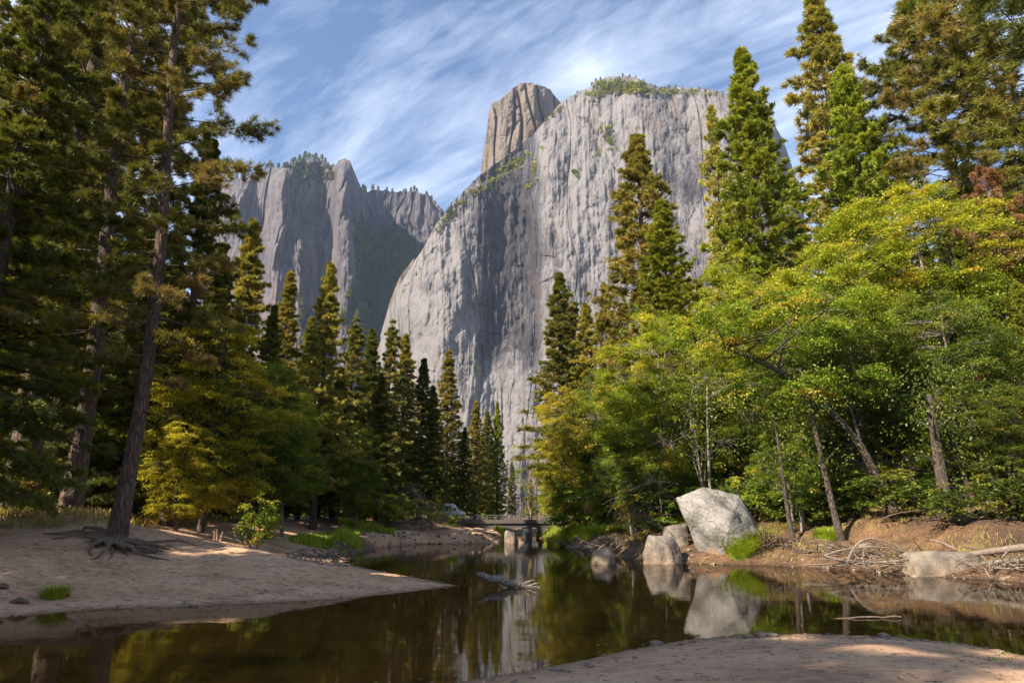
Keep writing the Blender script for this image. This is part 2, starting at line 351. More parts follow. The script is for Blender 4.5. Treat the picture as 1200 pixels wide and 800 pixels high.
def ground_mat():
    m, nt, out = newmat('river_sand_and_litter')
    tc = N(nt, 'TexCoord').outputs['Object']
    sand = N(nt, 'Attribute', attribute_name='sand').outputs['Fac']; shore = N(nt, 'Attribute', attribute_name='shore').outputs['Fac']
    a = noise(nt, tc, .5, 6, .6, .3, (1, 1.8, 1)); b = noise(nt, tc, 3.5, 6, .7, .2, (1, 2.6, 1)); g = noise(nt, tc, 45, 4, .75); g2 = noise(nt, tc, 14, 5, .7)
    f = math_(nt, 'ADD', math_(nt, 'MULTIPLY', a, .4), math_(nt, 'ADD', math_(nt, 'MULTIPLY', b, .35), math_(nt, 'MULTIPLY', g, .25)))
    cs = ramp(nt, f, [(.36, (.22, .112, .06)), (.5, (.49, .295, .17)), (.62, (.66, .46, .29))])
    # needle litter patches on the sand
    lt = math_(nt, 'MULTIPLY', math_(nt, 'SUBTRACT', math_(nt, 'ADD', math_(nt, 'MULTIPLY', g2, .6), math_(nt, 'MULTIPLY', a, .5)), .60), 7, clamp=True)
    cs = mix(nt, math_(nt, 'MULTIPLY', lt, .9), cs, (.16, .085, .045))
    cf = ramp(nt, math_(nt, 'ADD', math_(nt, 'MULTIPLY', g2, .6), math_(nt, 'MULTIPLY', a, .4)), [(.38, (.02, .012, .007)), (.5, (.095, .05, .025)), (.62, (.22, .125, .055))])
    gg = math_(nt, 'MULTIPLY', math_(nt, 'SUBTRACT', noise(nt, tc, .8, 4, .6), .56), 8, clamp=True)
    cf = mix(nt, math_(nt, 'MULTIPLY', gg, .6), cf, (.20, .17, .04))
    c = mix(nt, math_(nt, 'MULTIPLY', math_(nt, 'MULTIPLY', sand, math_(nt, 'MULTIPLY_ADD', b, .8, .7)), 1.0, clamp=True), cf, c0 := cs)
    wet = math_(nt, 'SUBTRACT', 1.0, math_(nt, 'MULTIPLY', math_(nt, 'ADD', shore, math_(nt, 'MULTIPLY', math_(nt, 'SUBTRACT', b, .5), .7)), 2.0, clamp=True))
    c = mix(nt, wet, c, mix(nt, 1.0, c, (.42, .37, .32), 'MULTIPLY'))
    deep = math_(nt, 'MULTIPLY', math_(nt, 'SUBTRACT', math_(nt, 'MULTIPLY', shore, -1), .1), .3, clamp=True)
    bed = ramp(nt, math_(nt, 'ADD', math_(nt, 'MULTIPLY', a, .6), math_(nt, 'MULTIPLY', g2, .4)), [(.35, (.02, .013, .006)), (.5, (.22, .135, .05)), (.7, (.36, .23, .09))])
    c = mix(nt, deep, c, bed)
    p = N(nt, 'BsdfPrincipled'); L(nt, c, p.inputs['Base Color'])
    L(nt, math_(nt, 'MULTIPLY_ADD', wet, -.35, .92), p.inputs['Roughness'])
    hh = math_(nt, 'ADD', math_(nt, 'MULTIPLY', b, .5), math_(nt, 'ADD', math_(nt, 'MULTIPLY', g2, .4), math_(nt, 'MULTIPLY', g, .2)))
    L(nt, bump(nt, hh, .8, .12), p.inputs['Normal']); L(nt, p.outputs[0], out.inputs[0]); return m
M['ground'] = ground_mat()
ground_sheet()

def water():
    m, nt, out = newmat('clear_river_water')
    tc = N(nt, 'TexCoord').outputs['Object']
    a = noise(nt, tc, .9, 4, .55, .3, (1.0, 2.2, 1)); b = noise(nt, tc, 6.0, 3, .5, .2, (.8, 2.4, 1))
    h = math_(nt, 'ADD', a, math_(nt, 'MULTIPLY', b, .08))
    nb = bump(nt, h, .10, .022)
    g = N(nt, 'BsdfGlossy'); g.inputs['Roughness'].default_value = .02; L(nt, nb, g.inputs['Normal'])
    t = N(nt, 'BsdfTransparent'); t.inputs[0].default_value = (.88, .72, .44, 1)
    fr = N(nt, 'Fresnel'); fr.inputs[0].default_value = 1.46; L(nt, nb, fr.inputs['Normal'])
    ms = N(nt, 'MixShader'); L(nt, fr.outputs[0], ms.inputs[0]); L(nt, t.outputs[0], ms.inputs[1]); L(nt, g.outputs[0], ms.inputs[2])
    L(nt, ms.outputs[0], out.inputs[0])
    mb = MB(); xs = np.linspace(-80, 110, 20); ys = np.linspace(-42, 110, 16); X, Y = np.meshgrid(xs, ys)
    i = np.arange(15)[:, None]*20+np.arange(19)[None]
    mb.add(np.stack([X, Y, X*0], -1), np.stack([i, i+1, i+21, i+20], -1).reshape(-1, 4))
    mb.obj('water', m, kind='structure', label='still dark river water mirroring trees and cliff')
water()

# ------------------------------------------------------------------ cliffs
def relief(name, outline, base_py, Dfun, nu, nv, mat, label, back=160, jag=1.0, tintf=None, seed=0):
    """a rock wall: grid of columns from its foot to its skyline, each point at its own real distance; the top folds back as a summit plateau"""
    o = np.array(outline, float); u = np.linspace(o[0, 0], o[-1, 0], nu)
    top = np.interp(u, o[:, 0], o[:, 1])
    top = top + jag*(1.6*perlin(u*.35, seed+.5)+1.0*perlin(u*.9, seed+3.5)+2.2*perlin(u*.09, seed+8.5))
    s = np.linspace(0, 1, nv)[:, None]
    py = base_py+(np.minimum(top, base_py-2)[None]-base_py)*s; px = np.broadcast_to(u[None], py.shape)
    D, tint = Dfun(px, py, s)
    a, b = ray(px, py)
    V = np.stack([a*D, D, EYE+b*D], -1)
    rows = [V]
    last = V[-1]
    for k, (dy, dz) in enumerate(((back*.06, 0), (back*.25, -2), (back, -10), (back*1.3, -260))):
        q = last.copy(); q[:, 0] *= 1+0*dy; q[:, 1] += dy; q[:, 2] += dz+(0 if k > 1 else 1.0*fbm(q[:, 0]*.05, k*3., 1.)*3-3); rows.append(q[None])
    V = np.concatenate(rows); ny, nx = V.shape[:2]
    i = np.arange(ny-1)[:, None]*nx+np.arange(nx-1)[None]
    F = np.stack([i, i+1, i+nx+1, i+nx], -1).reshape(-1, 4)
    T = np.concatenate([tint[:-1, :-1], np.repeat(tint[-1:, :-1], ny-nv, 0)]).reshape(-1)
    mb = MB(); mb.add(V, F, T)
    o_ = mb.obj(name, mat, kind='structure', label=label, smooth_=False)
    return u, py, V
def cracks(X, Z, w, amp, fx, fz, seed):
    n = perlin(X*fx+perlin(X*fx*.7, Z*fz*3, seed+4)*.5, Z*fz, seed)
    return amp*np.exp(-(n/w)**2)

main_out = [(446, 392), (452, 372), (464, 342), (478, 318), (496, 290), (512, 262), (528, 240), (545, 222), (562, 206), (600, 178), (622, 160), (648, 132), (660, 118), (676, 110), (690, 102),
            (700, 93), (722, 89), (745, 91), (758, 98), (775, 102), (800, 103), (822, 104), (846, 107), (880, 118), (905, 140), (918, 165), (930, 200), (942, 250), (955, 330), (968, 430)]
def D_main(px, py, s):
    D0 = 1080.
    a, b = ray(px, py); X = a*D0; Z = b*D0
    left = np.clip((520-px)/75, 0, 1.2)
    D = D0+240*left**1.6+Z*.16+np.clip(Z-350, 0, 500)*.22
    # the middle bay turns away from the light, the right wall turns back toward it
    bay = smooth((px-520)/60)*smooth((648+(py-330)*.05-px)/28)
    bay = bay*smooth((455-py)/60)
    D = D+(px-520)/128*84*bay*1.0
    wall = smooth((px-(640+(py-330)*.05))/40)
    D = D-wall*np.clip((px-650)/250, 0, 1)*95+wall*14
    D = D+np.clip((px-880)/60, 0, 1.5)**1.5*160
    # diagonal ledge ramps
    r1 = (py-(226-(px-545)*.42)); D = D+14*smooth(-r1/5)*smooth((640-px)/20)*smooth((px-540)/15)
    for (x0, y0, sl_, am, w) in ((640, 190, -.75, 12, 4), (655, 262, -.5, 16, 4), (560, 330, .6, 9, 4), (700, 160, .9, 14, 4), (600, 300, 1.8, 10, 3), (760, 240, .5, 10, 4), (520, 400, -.9, 7, 3), (590, 420, -1.9, 10, 3)):
        r = (py-(y0+(px-x0)*sl_))+2.5*fbm(px/9, py/9, 4., 3); D = D+am*.1*smooth(-r/w/3)*np.exp(-((px-x0)/48)**2)
    wob = 22*fbm(X/300, Z/300, 2.2, 3)
    Xw = X+wob
    D = D-26*ridged(Xw/210, Z/1400, .7, 2)-6*ridged(Xw/52, Z/700, 3.7, 3)
    w1 = 5*fbm(X/45, Z/60, 7.7, 3); w2 = 8*fbm(X/45, Z/60, 17.7, 3)
    D = D-1.3*12*facet((Xw+w1+Z*.12)/80, (Z+w2)/300, 1)-1.3*10*facet((X+w1+Z*.18)/30, (Z+w2)/72, 2)-1.3*4.2*facet((X+w1*.6-Z*.1)/12, (Z+w2*.6)/26, 3)-1.5*1.9*facet((X+w1*.3)/5.5, Z/11, 4)
    D = D-9*facet((X*.8+Z*.5+w1)/26, (Z*.8-X*.5+w2)/70, 15)-5*facet((X*.8-Z*.4)/15, (Z*.9+X*.4)/34, 16)+5*fbm(X/110, Z/90, 5.5, 3)+1.7*fbm(X/12, Z/22, 1.2, 4)+.9*perlin(X/3.5, Z/5, 8.2)
    D = D+cracks(Xw, Z*.0+Z, .012, 5, 1/90, 1/2500, 1.7)-3.2*ridged(X/17, Z/420, 13.3, 3)-2.2*ridged(X/46, Z/900, 23.3, 2)
    D = D+34*fbm(X/170, Z/420, 31., 2)-10*np.exp(-((px-(560+(py-240)*-.25))/14)**2)*smooth((py-230)/30)
    t = .60-.6*bay*smooth((fbm(X/90, Z/140, 33, 4)+.75)/.5)+.22*left+.14*wall  # shade of the bay painted into the tint; left flank and wall paler
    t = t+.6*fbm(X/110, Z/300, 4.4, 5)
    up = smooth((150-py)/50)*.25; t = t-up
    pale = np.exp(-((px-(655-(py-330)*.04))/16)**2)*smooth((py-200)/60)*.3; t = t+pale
    D = D+np.clip(px*0, 0, 1)
    return D, np.clip(t, 0, 1)
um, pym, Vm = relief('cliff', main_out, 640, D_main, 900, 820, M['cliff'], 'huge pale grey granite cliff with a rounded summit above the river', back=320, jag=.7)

pin_out = [(560, 214), (564, 200), (566, 178), (570, 158), (573, 132), (577, 122), (584, 118), (592, 112), (600, 104), (608, 99), (622, 97), (636, 100), (646, 106), (652, 113), (658, 122), (664, 140)]
def D_pin(px, py, s):
    D0 = 1300.; a, b = ray(px, py); X = a*D0; Z = b*D0
    D = D0+Z*.1+110*np.clip((606-px)/42, 0, 1.2)**2+90*np.clip((px-612)/45, 0, 1.3)**2
    D = D-11*ridged(X/45, Z/300, 3.7, 2)-1.5*8*facet(X/36, Z/60, 8)-1.3*5*facet(X/15, Z/24, 9)-1.3*2*facet(X/6, Z/9, 10)+4*fbm(X/14, Z/20, 5.5, 3)+cracks(X, Z, .07, 18, 1/45, 1/400, 2.7)
    return D, np.clip(.5+.4*fbm(X/50, Z/80, 4.4, 4)+.15, 0, 1)
relief('cliff_pinnacle', pin_out, 330, D_pin, 260, 420, M['pinn'], 'brown and ochre rock pinnacle left of the rounded summit', back=120, jag=.8, seed=4)

far_out = [(225, 250), (250, 215), (268, 212), (285, 206), (300, 201), (318, 196), (330, 198), (345, 190), (362, 187), (378, 190), (388, 200), (393, 193), (398, 187), (404, 185.5), (410, 188), (414, 202), (419, 222), (432, 224), (446, 222), (460, 226),
           (474, 223), (490, 225), (502, 229), (510, 236), (516, 244), (530, 262), (548, 300), (570, 380)]
def D_far(px, py, s):
    D0 = 1750.; a, b = ray(px, py); X = a*D0; Z = b*D0
    D = D0+Z*.22
    def butt(c, w, am, y0): return -am*np.exp(-((px-c)/w)**2)*smooth((py-y0)/30)
    D = D+butt(402+(py-190)*.035, 15+(py-190)*.05, 210, 175)+butt(330-(py-200)*.02, 20+(py-200)*.09, 190, 185)+butt(272, 22, 110, 200)
    D = D+170*smooth((px-424)/14)+60*smooth((px-366)/10)*smooth((395-px)/10)
    bump_ = butt(352, 9, 80, 262)+butt(370, 7, 50, 250); D = D+bump_
    D = D-np.clip(py-300, 0, 200)*smooth((px-430)/30)*1.6
    wob = 40*fbm(X/200, Z/300, 2.2, 3); Xw = X+wob
    D = D-34*ridged(Xw/110, Z/1100, .7, 3)-9*ridged(X/24, Z/200, 2.7, 3)-12*ridged(Xw/48, Z/300, 3.7, 3)-1.3*18*facet(Xw/75, Z/170, 5)-1.5*9*facet((Xw+Z*.1)/30, Z/75, 6)-1.5*4.5*facet(X/13, Z/26, 7)+8*fbm(X/90, Z/70, 5.5, 3)+3*fbm(X/14, Z/20, 1.2, 3)
    D = D+cracks(Xw, Z, .03, 22, 1/110, 1/1600, 1.7)+cracks(Xw, Z, .03, 12, 1/50, 1/900, 6.1)
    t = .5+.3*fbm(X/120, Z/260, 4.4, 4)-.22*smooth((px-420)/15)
    return D, np.clip(t, 0, 1)
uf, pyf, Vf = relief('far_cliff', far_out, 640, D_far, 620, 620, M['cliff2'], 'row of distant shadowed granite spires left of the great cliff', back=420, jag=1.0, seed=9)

sub_out = [(438, 420), (446, 400), (450, 378), (456, 356), (463, 337), (470, 322), (476, 314), (484, 304), (492, 300), (500, 300)]
def D_sub(px, py, s):
    D0 = 1380.; a, b = ray(px, py); X = a*D0; Z = b*D0
    D = D0+Z*.2+80*np.clip((470-px)/30, 0, 1.5)**1.5-9*ridged(X/45, Z/200, 3.7, 2)-1.5*9*facet(X/36, Z/70, 11)-1.5*4*facet(X/13, Z/26, 12)+3*fbm(X/14, Z/20, 5.5, 3)
    return D, np.clip(.55+.35*fbm(X/50, Z/80, 4.4, 4), 0, 1)
relief('cliff_buttress', sub_out, 640, D_sub, 130, 420, M['pinn'], 'slanting rock rib at the left foot of the great cliff', back=60, jag=.6, seed=14)

def on_surf(u, py, V, px_, py_):
    j = np.clip(np.searchsorted(u, px_), 0, len(u)-1); col = py[:, j]
    i = int(np.argmin(np.abs(col-py_))); return V[i, j]

# ------------------------------------------------------------------ foliage builders
def blades(mb, P, D, n, length, width, spread, tint, rs, jit=.3):
    """n thin triangular blades from every point P, fanning about direction D"""
    k = len(P); P = np.repeat(P, n, 0); D = np.repeat(D, n, 0); t = np.repeat(tint, n)
    R = nrm(rs.normal(size=P.shape)); d = nrm(D+R*spread)
    sd = nrm(np.cross(d, nrm(rs.normal(size=P.shape))))
    Ln = length*rs.uniform(.65, 1.15, (len(P), 1)); W = width*rs.uniform(.7, 1.3, (len(P), 1))
    o = rs.normal(size=P.shape)*length*jit*.3
    V = np.stack([P+o-sd*W*.5, P+o+sd*W*.5, P+o+d*Ln+sd*W*.25, P+o+d*Ln-sd*W*.25], 1).reshape(-1, 3)
    i = np.arange(len(P))*4
    mb.add(V, np.stack([i, i+1, i+2, i+3], 1), np.clip(t+rs.normal(size=len(t))*.1, 0, 1))
def conifer(name, h, r_max, base, prof, nbr, droop, curl, tuft, seed, trunk_r, fmat, bmat, stub=0, sub=9, per=4, gapn=.0, lean=(0, 0), crooked=.0, brown=.06, topdead=0, sides=7):
    rs = np.random.default_rng(seed); tr = MB(); cr = MB()
    zz = np.linspace(-.6, h, 26); f = np.clip(zz/h, 0, 1)
    cx = lean[0]*f*h+crooked*np.sin(f*5+seed)*h*.012*np.sin(np.pi*f); cy = lean[1]*f*h+crooked*np.cos(f*4.1+seed)*h*.012*np.sin(np.pi*f)
    flare = 1+.5*np.exp(-np.maximum(zz, 0)/(.035*h))
    tube(tr, np.stack([cx, cy, zz], 1), trunk_r*flare*(1-f)**.8+.012, sides if h < 60 else 12)
    Ps, Ds, Ts = [], [], []
    az = rs.uniform(0, 6.28)
    for i in range(nbr):
        q = (i+rs.uniform(0, 1))/nbr; q = q**.92
        z = h*(base+(1-base)*q*.995); rr = r_max*prof(q)*rs.uniform(.5, 1.15)
        az += 2.4+rs.normal()*.35
        if gapn and rs.uniform() < gapn: rr *= rs.uniform(.3, .6)
        s = np.linspace(0, 1, 7)
        dr = droop[0]+(droop[1]-droop[0])*q
        zc = rr*(dr*s+curl*s*s)+rs.normal()*.03*rr*s
        wig = rs.normal()*.25*s*s*rr*.4
        ca, sa = math.cos(az), math.sin(az)
        bx = np.interp(z, zz, cx); by = np.interp(z, zz, cy)
        B = np.stack([bx+ca*rr*s-sa*wig, by+sa*rr*s+ca*wig, z+zc], 1)
        br = max(.012, trunk_r*.16*(1-q)**.6)
        tube(tr, B, br*(1-s*.85)+.004, 3, cap=False)
        dead = topdead and q > 1-topdead
        if dead and rs.uniform() < .65: continue
        tb = rs.uniform(.2, .75); 
        tb = rs.uniform(.8, .93) if rs.uniform() < brown*.6 else tb
        m = max(3, int(sub*(.45+.55*rr/r_max))); 
        ss = rs.uniform(tuft.get('s0', .22), 1, m)
        side = rs.choice([-1, 1], m)
        root = np.stack([np.interp(ss, s, B[:, c]) for c in range(3)], 1)
        tang = nrm(B[-1]-B[0])
        perp = np.array([-sa, ca, 0])
        sl_ = rr*tuft.get('sl', .42)*(1.15-ss)*rs.uniform(.5, 1.1, m)+.12
        dirs = nrm(tang[None]*.75+perp[None]*side[:, None]*rs.uniform(.5, 1, (m, 1))+np.array([0, 0, 1.])*rs.normal(size=(m, 1))*.18)
        e = rs.uniform(.12, 1, (m, per)); e[:, -1] = 1
        pts = root[:, None]+dirs[:, None]*(sl_[:, None]*e)[..., None]
        pts[..., 2] += tuft.get('hang', 0)*(sl_[:, None]*e)*-1
        pts = pts+rs.normal(size=pts.shape)*.05*tuft['len']
        Ps.append(pts.reshape(-1, 3)); Ds.append(np.repeat(dirs, per, 0)+np.array([0, 0, tuft.get('up', .25)]))
        tt = tb+rs.normal(size=(m, per))*.1
        Ts.append(np.clip(tt, 0, 1).reshape(-1))
        # branch tip
        Ps.append(B[-2:]); Ds.append(np.repeat(nrm(B[-1:]-B[-2:-1]), 2, 0)); Ts.append(np.array([tb, tb]))
        if tuft.get('twig'):
            for a_ in range(0, m, 2):
                tube(tr, np.stack([root[a_], root[a_]+dirs[a_]*sl_[a_]]), [br*.3, .006], 3, cap=False)
    # leader
    zt = np.linspace(h*.93, h, 10); Ps.append(np.stack([np.interp(zt, zz, cx), np.interp(zt, zz, cy), zt], 1)); Ds.append(np.tile([[0, 0, 1.]], (10, 1))); Ts.append(np.full(10, .5))
    P = np.concatenate(Ps); D = nrm(np.concatenate(Ds)); T = np.concatenate(Ts)
    blades(cr, P, D, tuft['n'], tuft['len'], tuft['w'], tuft['spread'], T, rs)
    for i in range(stub):
        z = h*rs.uniform(.12, base+.1); a_ = rs.uniform(0, 6.28); l = rs.uniform(.6, 2.2)
        bx = np.interp(z, zz, cx); by = np.interp(z, zz, cy)
        s = np.linspace(0, 1, 5)
        tube(tr, np.stack([bx+math.cos(a_)*l*s, by+math.sin(a_)*l*s, z-l*.25*s+rs.normal()*.1*s*s], 1), .035*(1-s)+.006, 4, cap=False)
    return tr.mesh(name+'_trunk', bmat, True), cr.mesh(name+'_crown', fmat)

def broadleaf(name, h, trunk, lobes, nclump, per, size, seed, fmat, bmat, tr0=.16, flat=.4, rad=.75, limbs=9, bare=0, brown=.04, sides=8):
    """trunk: list of points; lobes: (x,y,z,rx,ry,rz)"""
    rs = np.random.default_rng(seed); tr = MB(); cr = MB()
    T = np.array(trunk, float); n = len(T); tt = np.linspace(0, 1, 16)
    TP = np.stack([np.interp(tt, np.linspace(0, 1, n), T[:, c]) for c in range(3)], 1)
    for _ in range(2): TP[1:-1] = (TP[:-2]+2*TP[1:-1]+TP[2:])/4
    TP[1:-1] += rs.normal(size=TP[1:-1].shape)*.03
    tube(tr, TP, tr0*(1-tt*.8)*(1+.5*np.exp(-tt*14)), sides)
    w = np.array([l[3]*l[4]*l[5] for l in lobes]); w = w**.7; w /= w.sum()
    C = []
    for i in range(nclump):
        l = lobes[rs.choice(len(lobes), p=w)]
        d = nrm(rs.normal(size=3)); r = rs.uniform(.25, 1)**.5
        C.append([l[0]+d[0]*r*l[3], l[1]+d[1]*r*l[4], l[2]+d[2]*r*l[5]])
    C = np.array(C)
    # limbs
    LM = []
    idx = rs.choice(nclump, min(limbs, nclump), replace=False)
    for i in idx:
        tgt = C[i]; cand = np.where((TP[:, 2] < tgt[2]-.1*h*0.5))[0]; cand = cand[cand > 3] if len(cand[cand > 3]) else np.array([5])
        k = cand[rs.integers(max(0, len(cand)-7), len(cand))]
        a = TP[k]; s = np.linspace(0, 1, 9)[:, None]
        mid = a+(tgt-a)*.5+np.array([0, 0, .12*np.linalg.norm(tgt-a)])+rs.normal(size=3)*.12*np.linalg.norm(tgt-a)*.6
        pts = (1-s)**2*a+2*s*(1-s)*mid+s*s*tgt
        r0 = tr0*(1-tt[k]*.8)*.55; rr = r0*(1-s[:, 0]*.85)+.006
        tube(tr, pts, rr, 5, cap=False); LM.append((pts, rr))
    allp = np.concatenate([l[0][2:] for l in LM]+[TP[7:]]); allr = np.concatenate([l[1][2:] for l in LM]+[tr0*(1-tt[7:]*.8)])
    Ps, Ns, Ts = [], [], []
    for i in range(nclump):
        c = C[i]; dd = np.linalg.norm(allp-c, axis=1)+np.maximum(allp[:, 2]-c[2], 0)*1.5
        j = int(np.argmin(dd)); a = allp[j]; s = np.linspace(0, 1, 6)[:, None]
        mid = (a+c)/2+rs.normal(size=3)*.15*dd[j]*.5+np.array([0, 0, .1*dd[j]])
        pts = (1-s)**2*a+2*s*(1-s)*mid+s*s*c
        tube(tr, pts, min(allr[j]*.6, .05)*(1-s[:, 0]*.8)+.004, 3, cap=False)
        if bare and rs.uniform() < bare:
            for q in range(5):
                e = c+rs.normal(size=3)*.6; tube(tr, np.stack([pts[3], (pts[4]+e)/2, e]), [.012, .008, .004], 3, cap=False)
            continue
        R = rad*rs.uniform(.7, 1.6); m = int(per*rs.uniform(.6, 1.3)*R*R/rad/rad)
        out = nrm((c-np.array([TP[-1, 0]*.6, TP[-1, 1]*.6, c[2]]))[None])[0]
        # sprays: several twigs fanning outward, leaves alternate along them
        nt_ = max(5, m//11); tw = nrm(out[None]*.9+rs.normal(size=(nt_, 3))*np.array([1, 1, .28])); ln = R*rs.uniform(.5, 1.25, nt_)
        e = rs.uniform(.1, 1, (nt_, 11))
        p = c+tw[:, None]*(ln[:, None]*e)[..., None]; p[..., 2] -= .28*(ln[:, None]*e)**2/R
        p = p+rs.normal(size=p.shape)*R*.09*np.array([1, 1, flat*1.4])
        p = p.reshape(-1, 3); Ps.append(p)
        nn = nrm(rs.normal(size=p.shape)*.55+np.array([0, 0, 1.])); Ns.append(nn)
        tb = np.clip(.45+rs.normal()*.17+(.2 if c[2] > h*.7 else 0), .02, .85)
        if rs.uniform() < brown: tb = rs.uniform(.88, 1)
        Ts.append(np.clip(tb+rs.normal(size=len(p))*.12, 0, 1))
    P = np.concatenate(Ps); Nn = np.concatenate(Ns); T_ = np.concatenate(Ts)
    A = nrm(np.cross(Nn, rs.normal(size=P.shape))); B = np.cross(Nn, A)
    sz = size*rs.uniform(.6, 1.25, (len(P), 1))
    V = np.stack([P-A*sz*.5, P+B*sz*.33+Nn*sz*.05, P+A*sz*.5, P-B*sz*.33+Nn*sz*.05], 1).reshape(-1, 3); i = np.arange(len(P))*4
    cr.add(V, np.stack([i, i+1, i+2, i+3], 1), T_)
    return tr.mesh(name+'_trunk', bmat, True), cr.mesh(name+'_crown', fmat)

# profiles, q=0 crown foot .. 1 tip
cone = lambda q: (1-q)**.95*(.75+.25*min(1, q*6+.2))+.02
spire = lambda q: (1-q)**.88*(.6+.4*min(1, q*5+.1))+.02
pinep = lambda q: min(1, .55+q*1.6)*(1-q**2.2)**.75+.05
domep = lambda q: min(1, .45+q*1.3)*(1-q**3)**.6
TM = {}
fullc = lambda q: min(1, .5+q*4)*(1-q)**.68*(.88+.14*math.sin(q*19))+.03
def reg(k, m, h): TM[k] = (m[0], m[1], h)
PT = dict(n=26, len=.25, w=.016, spread=1.25, s0=.4, sl=.45, up=.25, twig=True)
reg('hero_a', conifer('hero_a', 36, 4.8, .20, pinep, 118, (-.25, .35), .12, PT, 21, .31, M['pine'], M['bark'], 14, 15, 6, .2, crooked=1.0, brown=.06, sides=16), 36)
reg('hero_b', conifer('hero_b', 33, 3.9, .17, pinep, 125, (-.3, .35), .15, PT, 22, .25, M['pine'], M['bark'], 12, 15, 6, .18, crooked=1.4, brown=.09, sides=14), 33)
PT2 = dict(n=21, len=.34, w=.03, spread=1.2, s0=.35, sl=.45, up=.25, twig=True)
reg('pine_a', conifer('pine_a', 40, 5.2, .22, pinep, 130, (-.25, .4), .1, PT2, 31, .55, M['pine'], M['bark'], 8, 14, 5, .2, crooked=1.2, brown=.06), 40)
reg('pine_b', conifer('pine_b', 38, 5.6, .16, pinep, 240, (-.3, .4), .1, PT2, 32, .42, M['pine'], M['bark'], 8, 16, 5, .2, crooked=1.2, brown=.35, topdead=.1), 38)
PT3 = dict(n=10, len=.36, w=.08, spread=.9, s0=.12, sl=.5, up=.1)
reg('pine_c', conifer('pine_c', 38, 6.0, .10, fullc, 230, (-.25, .5), .15, dict(n=11, len=.36, w=.06, spread=1.1, s0=.25, sl=.5, up=.3), 33, .5, M['gold'], M['bark'], 6, 15, 5, .18, crooked=.6, brown=.07), 38)
reg('fir_a', conifer('fir_a', 34, 5.6, .10, cone, 230, (-.35, .35), .12, PT3, 41, .4, M['dark'], M['barkd'], 3, 15, 5, .1, brown=.05), 34)
reg('fir_b', conifer('fir_b', 34, 5.2, .10, spire, 220, (-.4, .3), .12, PT3, 42, .36, M['pine'], M['barkd'], 5, 14, 5, .15, brown=.05), 34)
reg('fir_c', conifer('fir_c', 34, 5.6, .13, spire, 215, (-.3, .3), .15, PT3, 43, .38, M['gold'], M['barkd'], 6, 14, 5, .2, brown=.08), 34)
PT4 = dict(n=10, len=.30, w=.065, spread=.9, s0=.12, sl=.5, up=.35, hang=.05)
NT = dict(n=26, len=.24, w=.026, spread=.9, s0=.12, sl=.5, up=.25, hang=.08, twig=True)
reg('cedar_n', conifer('cedar_n', 28, 5.2, .06, lambda q: (1-q)**.6*(.7+.3*min(1, q*4+.2)), 210, (-.45, .6), .2, NT, 54, .4, M['cedar'], M['bark'], 2, 17, 6, .2, brown=.02), 28)
reg('fir_n', conifer('fir_n', 30, 5.2, .08, cone, 200, (-.45, .3), .12, NT, 48, .4, M['dark'], M['barkd'], 6, 16, 6, .15, brown=.05), 30)
reg('fir_d', conifer('fir_d', 34, 5.0, .2, lambda q: (1-q)**.7*(.7+.3*math.sin(q*14))+.04, 150, (-.45, .25), .1, PT3, 47, .4, M['pine'], M['bark'], 12, 13, 5, .3, brown=.08, crooked=.8, topdead=.06), 34)
reg('cedar_a', conifer('cedar_a', 34, 6.2, .06, lambda q: (1-q)**.9*(.7+.3*min(1, q*4+.2)), 250, (-.3, .75), .25, PT4, 51, .5, M['cedar'], M['bark'], 2, 17, 6, .12, brown=.02), 34)
reg('cedar_b', conifer('cedar_b', 34, 5.4, .08, lambda q: (1-q)**.62*(.7+.3*min(1, q*4+.2)), 240, (-.35, .7), .25, PT4, 52, .5, M['cedar'], M['bark'], 2, 17, 6, .22, brown=.02), 34)
reg('rust', conifer('rust', 26, 4.6, .15, pinep, 90, (-.25, .4), .1, PT2, 61, .4, M['rust'], M['bark'], 5, 13, 5, .25, crooked=1.2, brown=.1), 26)
# broadleaf kinds
reg('broad_a', broadleaf('broad_a', 14, [(0, 0, -.4), (.2, .1, 3), (-.2, .2, 7), (.3, 0, 11)], [(0, 0, 9.5, 3.8, 3.8, 4.4), (-2.2, -1, 6, 3, 3, 3.6), (2.2, -.5, 5.5, 2.8, 2.8, 3.4), (0, 0, 4.4, 3.2, 3.2, 1.5)], 335, 430, .105, 71, M['green'], M['barkg'], .17, limbs=14), 14)
reg('broad_b', broadleaf('broad_b', 14, [(0, 0, -.4), (-.5, .2, 4), (.3, .2, 8), (0, .4, 12)], [(0, 0, 10.5, 3.6, 3.4, 3.2), (-2.8, 0, 7.2, 3, 2.8, 2.6), (2.8, .4, 7.4, 3, 3, 2.4), (0, -1, 5, 3.6, 3, 2)], 312, 430, .105, 72, M['green'], M['barkg'], .2, limbs=14), 14)
reg('yellow_a', broadleaf('yellow_a', 14, [(0, 0, -.4), (.5, 0, 4), (-.2, 0, 8), (.3, 0, 12)], [(0, 0, 11, 2.8, 3, 3), (-1.8, -.5, 7, 2.8, 3, 3), (2.3, 0, 7.5, 2.6, 3, 2.6), (0, -.6, 4, 3.4, 3, 2.6)], 270, 290, .13, 73, M['yellow'], M['barkd'], .2, bare=.1, limbs=14), 14)
reg('dome', broadleaf('dome', 14, [(0, 0, -.4), (0, 0, 4), (.4, 0, 8), (0, 0, 12)], [(0, 0, 10.6, 4.6, 4.4, 3.2), (-3.6, -.5, 8.6, 3, 3, 2.4), (3.8, 0, 8.2, 3, 3, 2.6), (0, -2, 7, 4.6, 2.6, 2.4)], 351, 430, .105, 74, M['green'], M['barkg'], .2, limbs=16, brown=.02), 14)
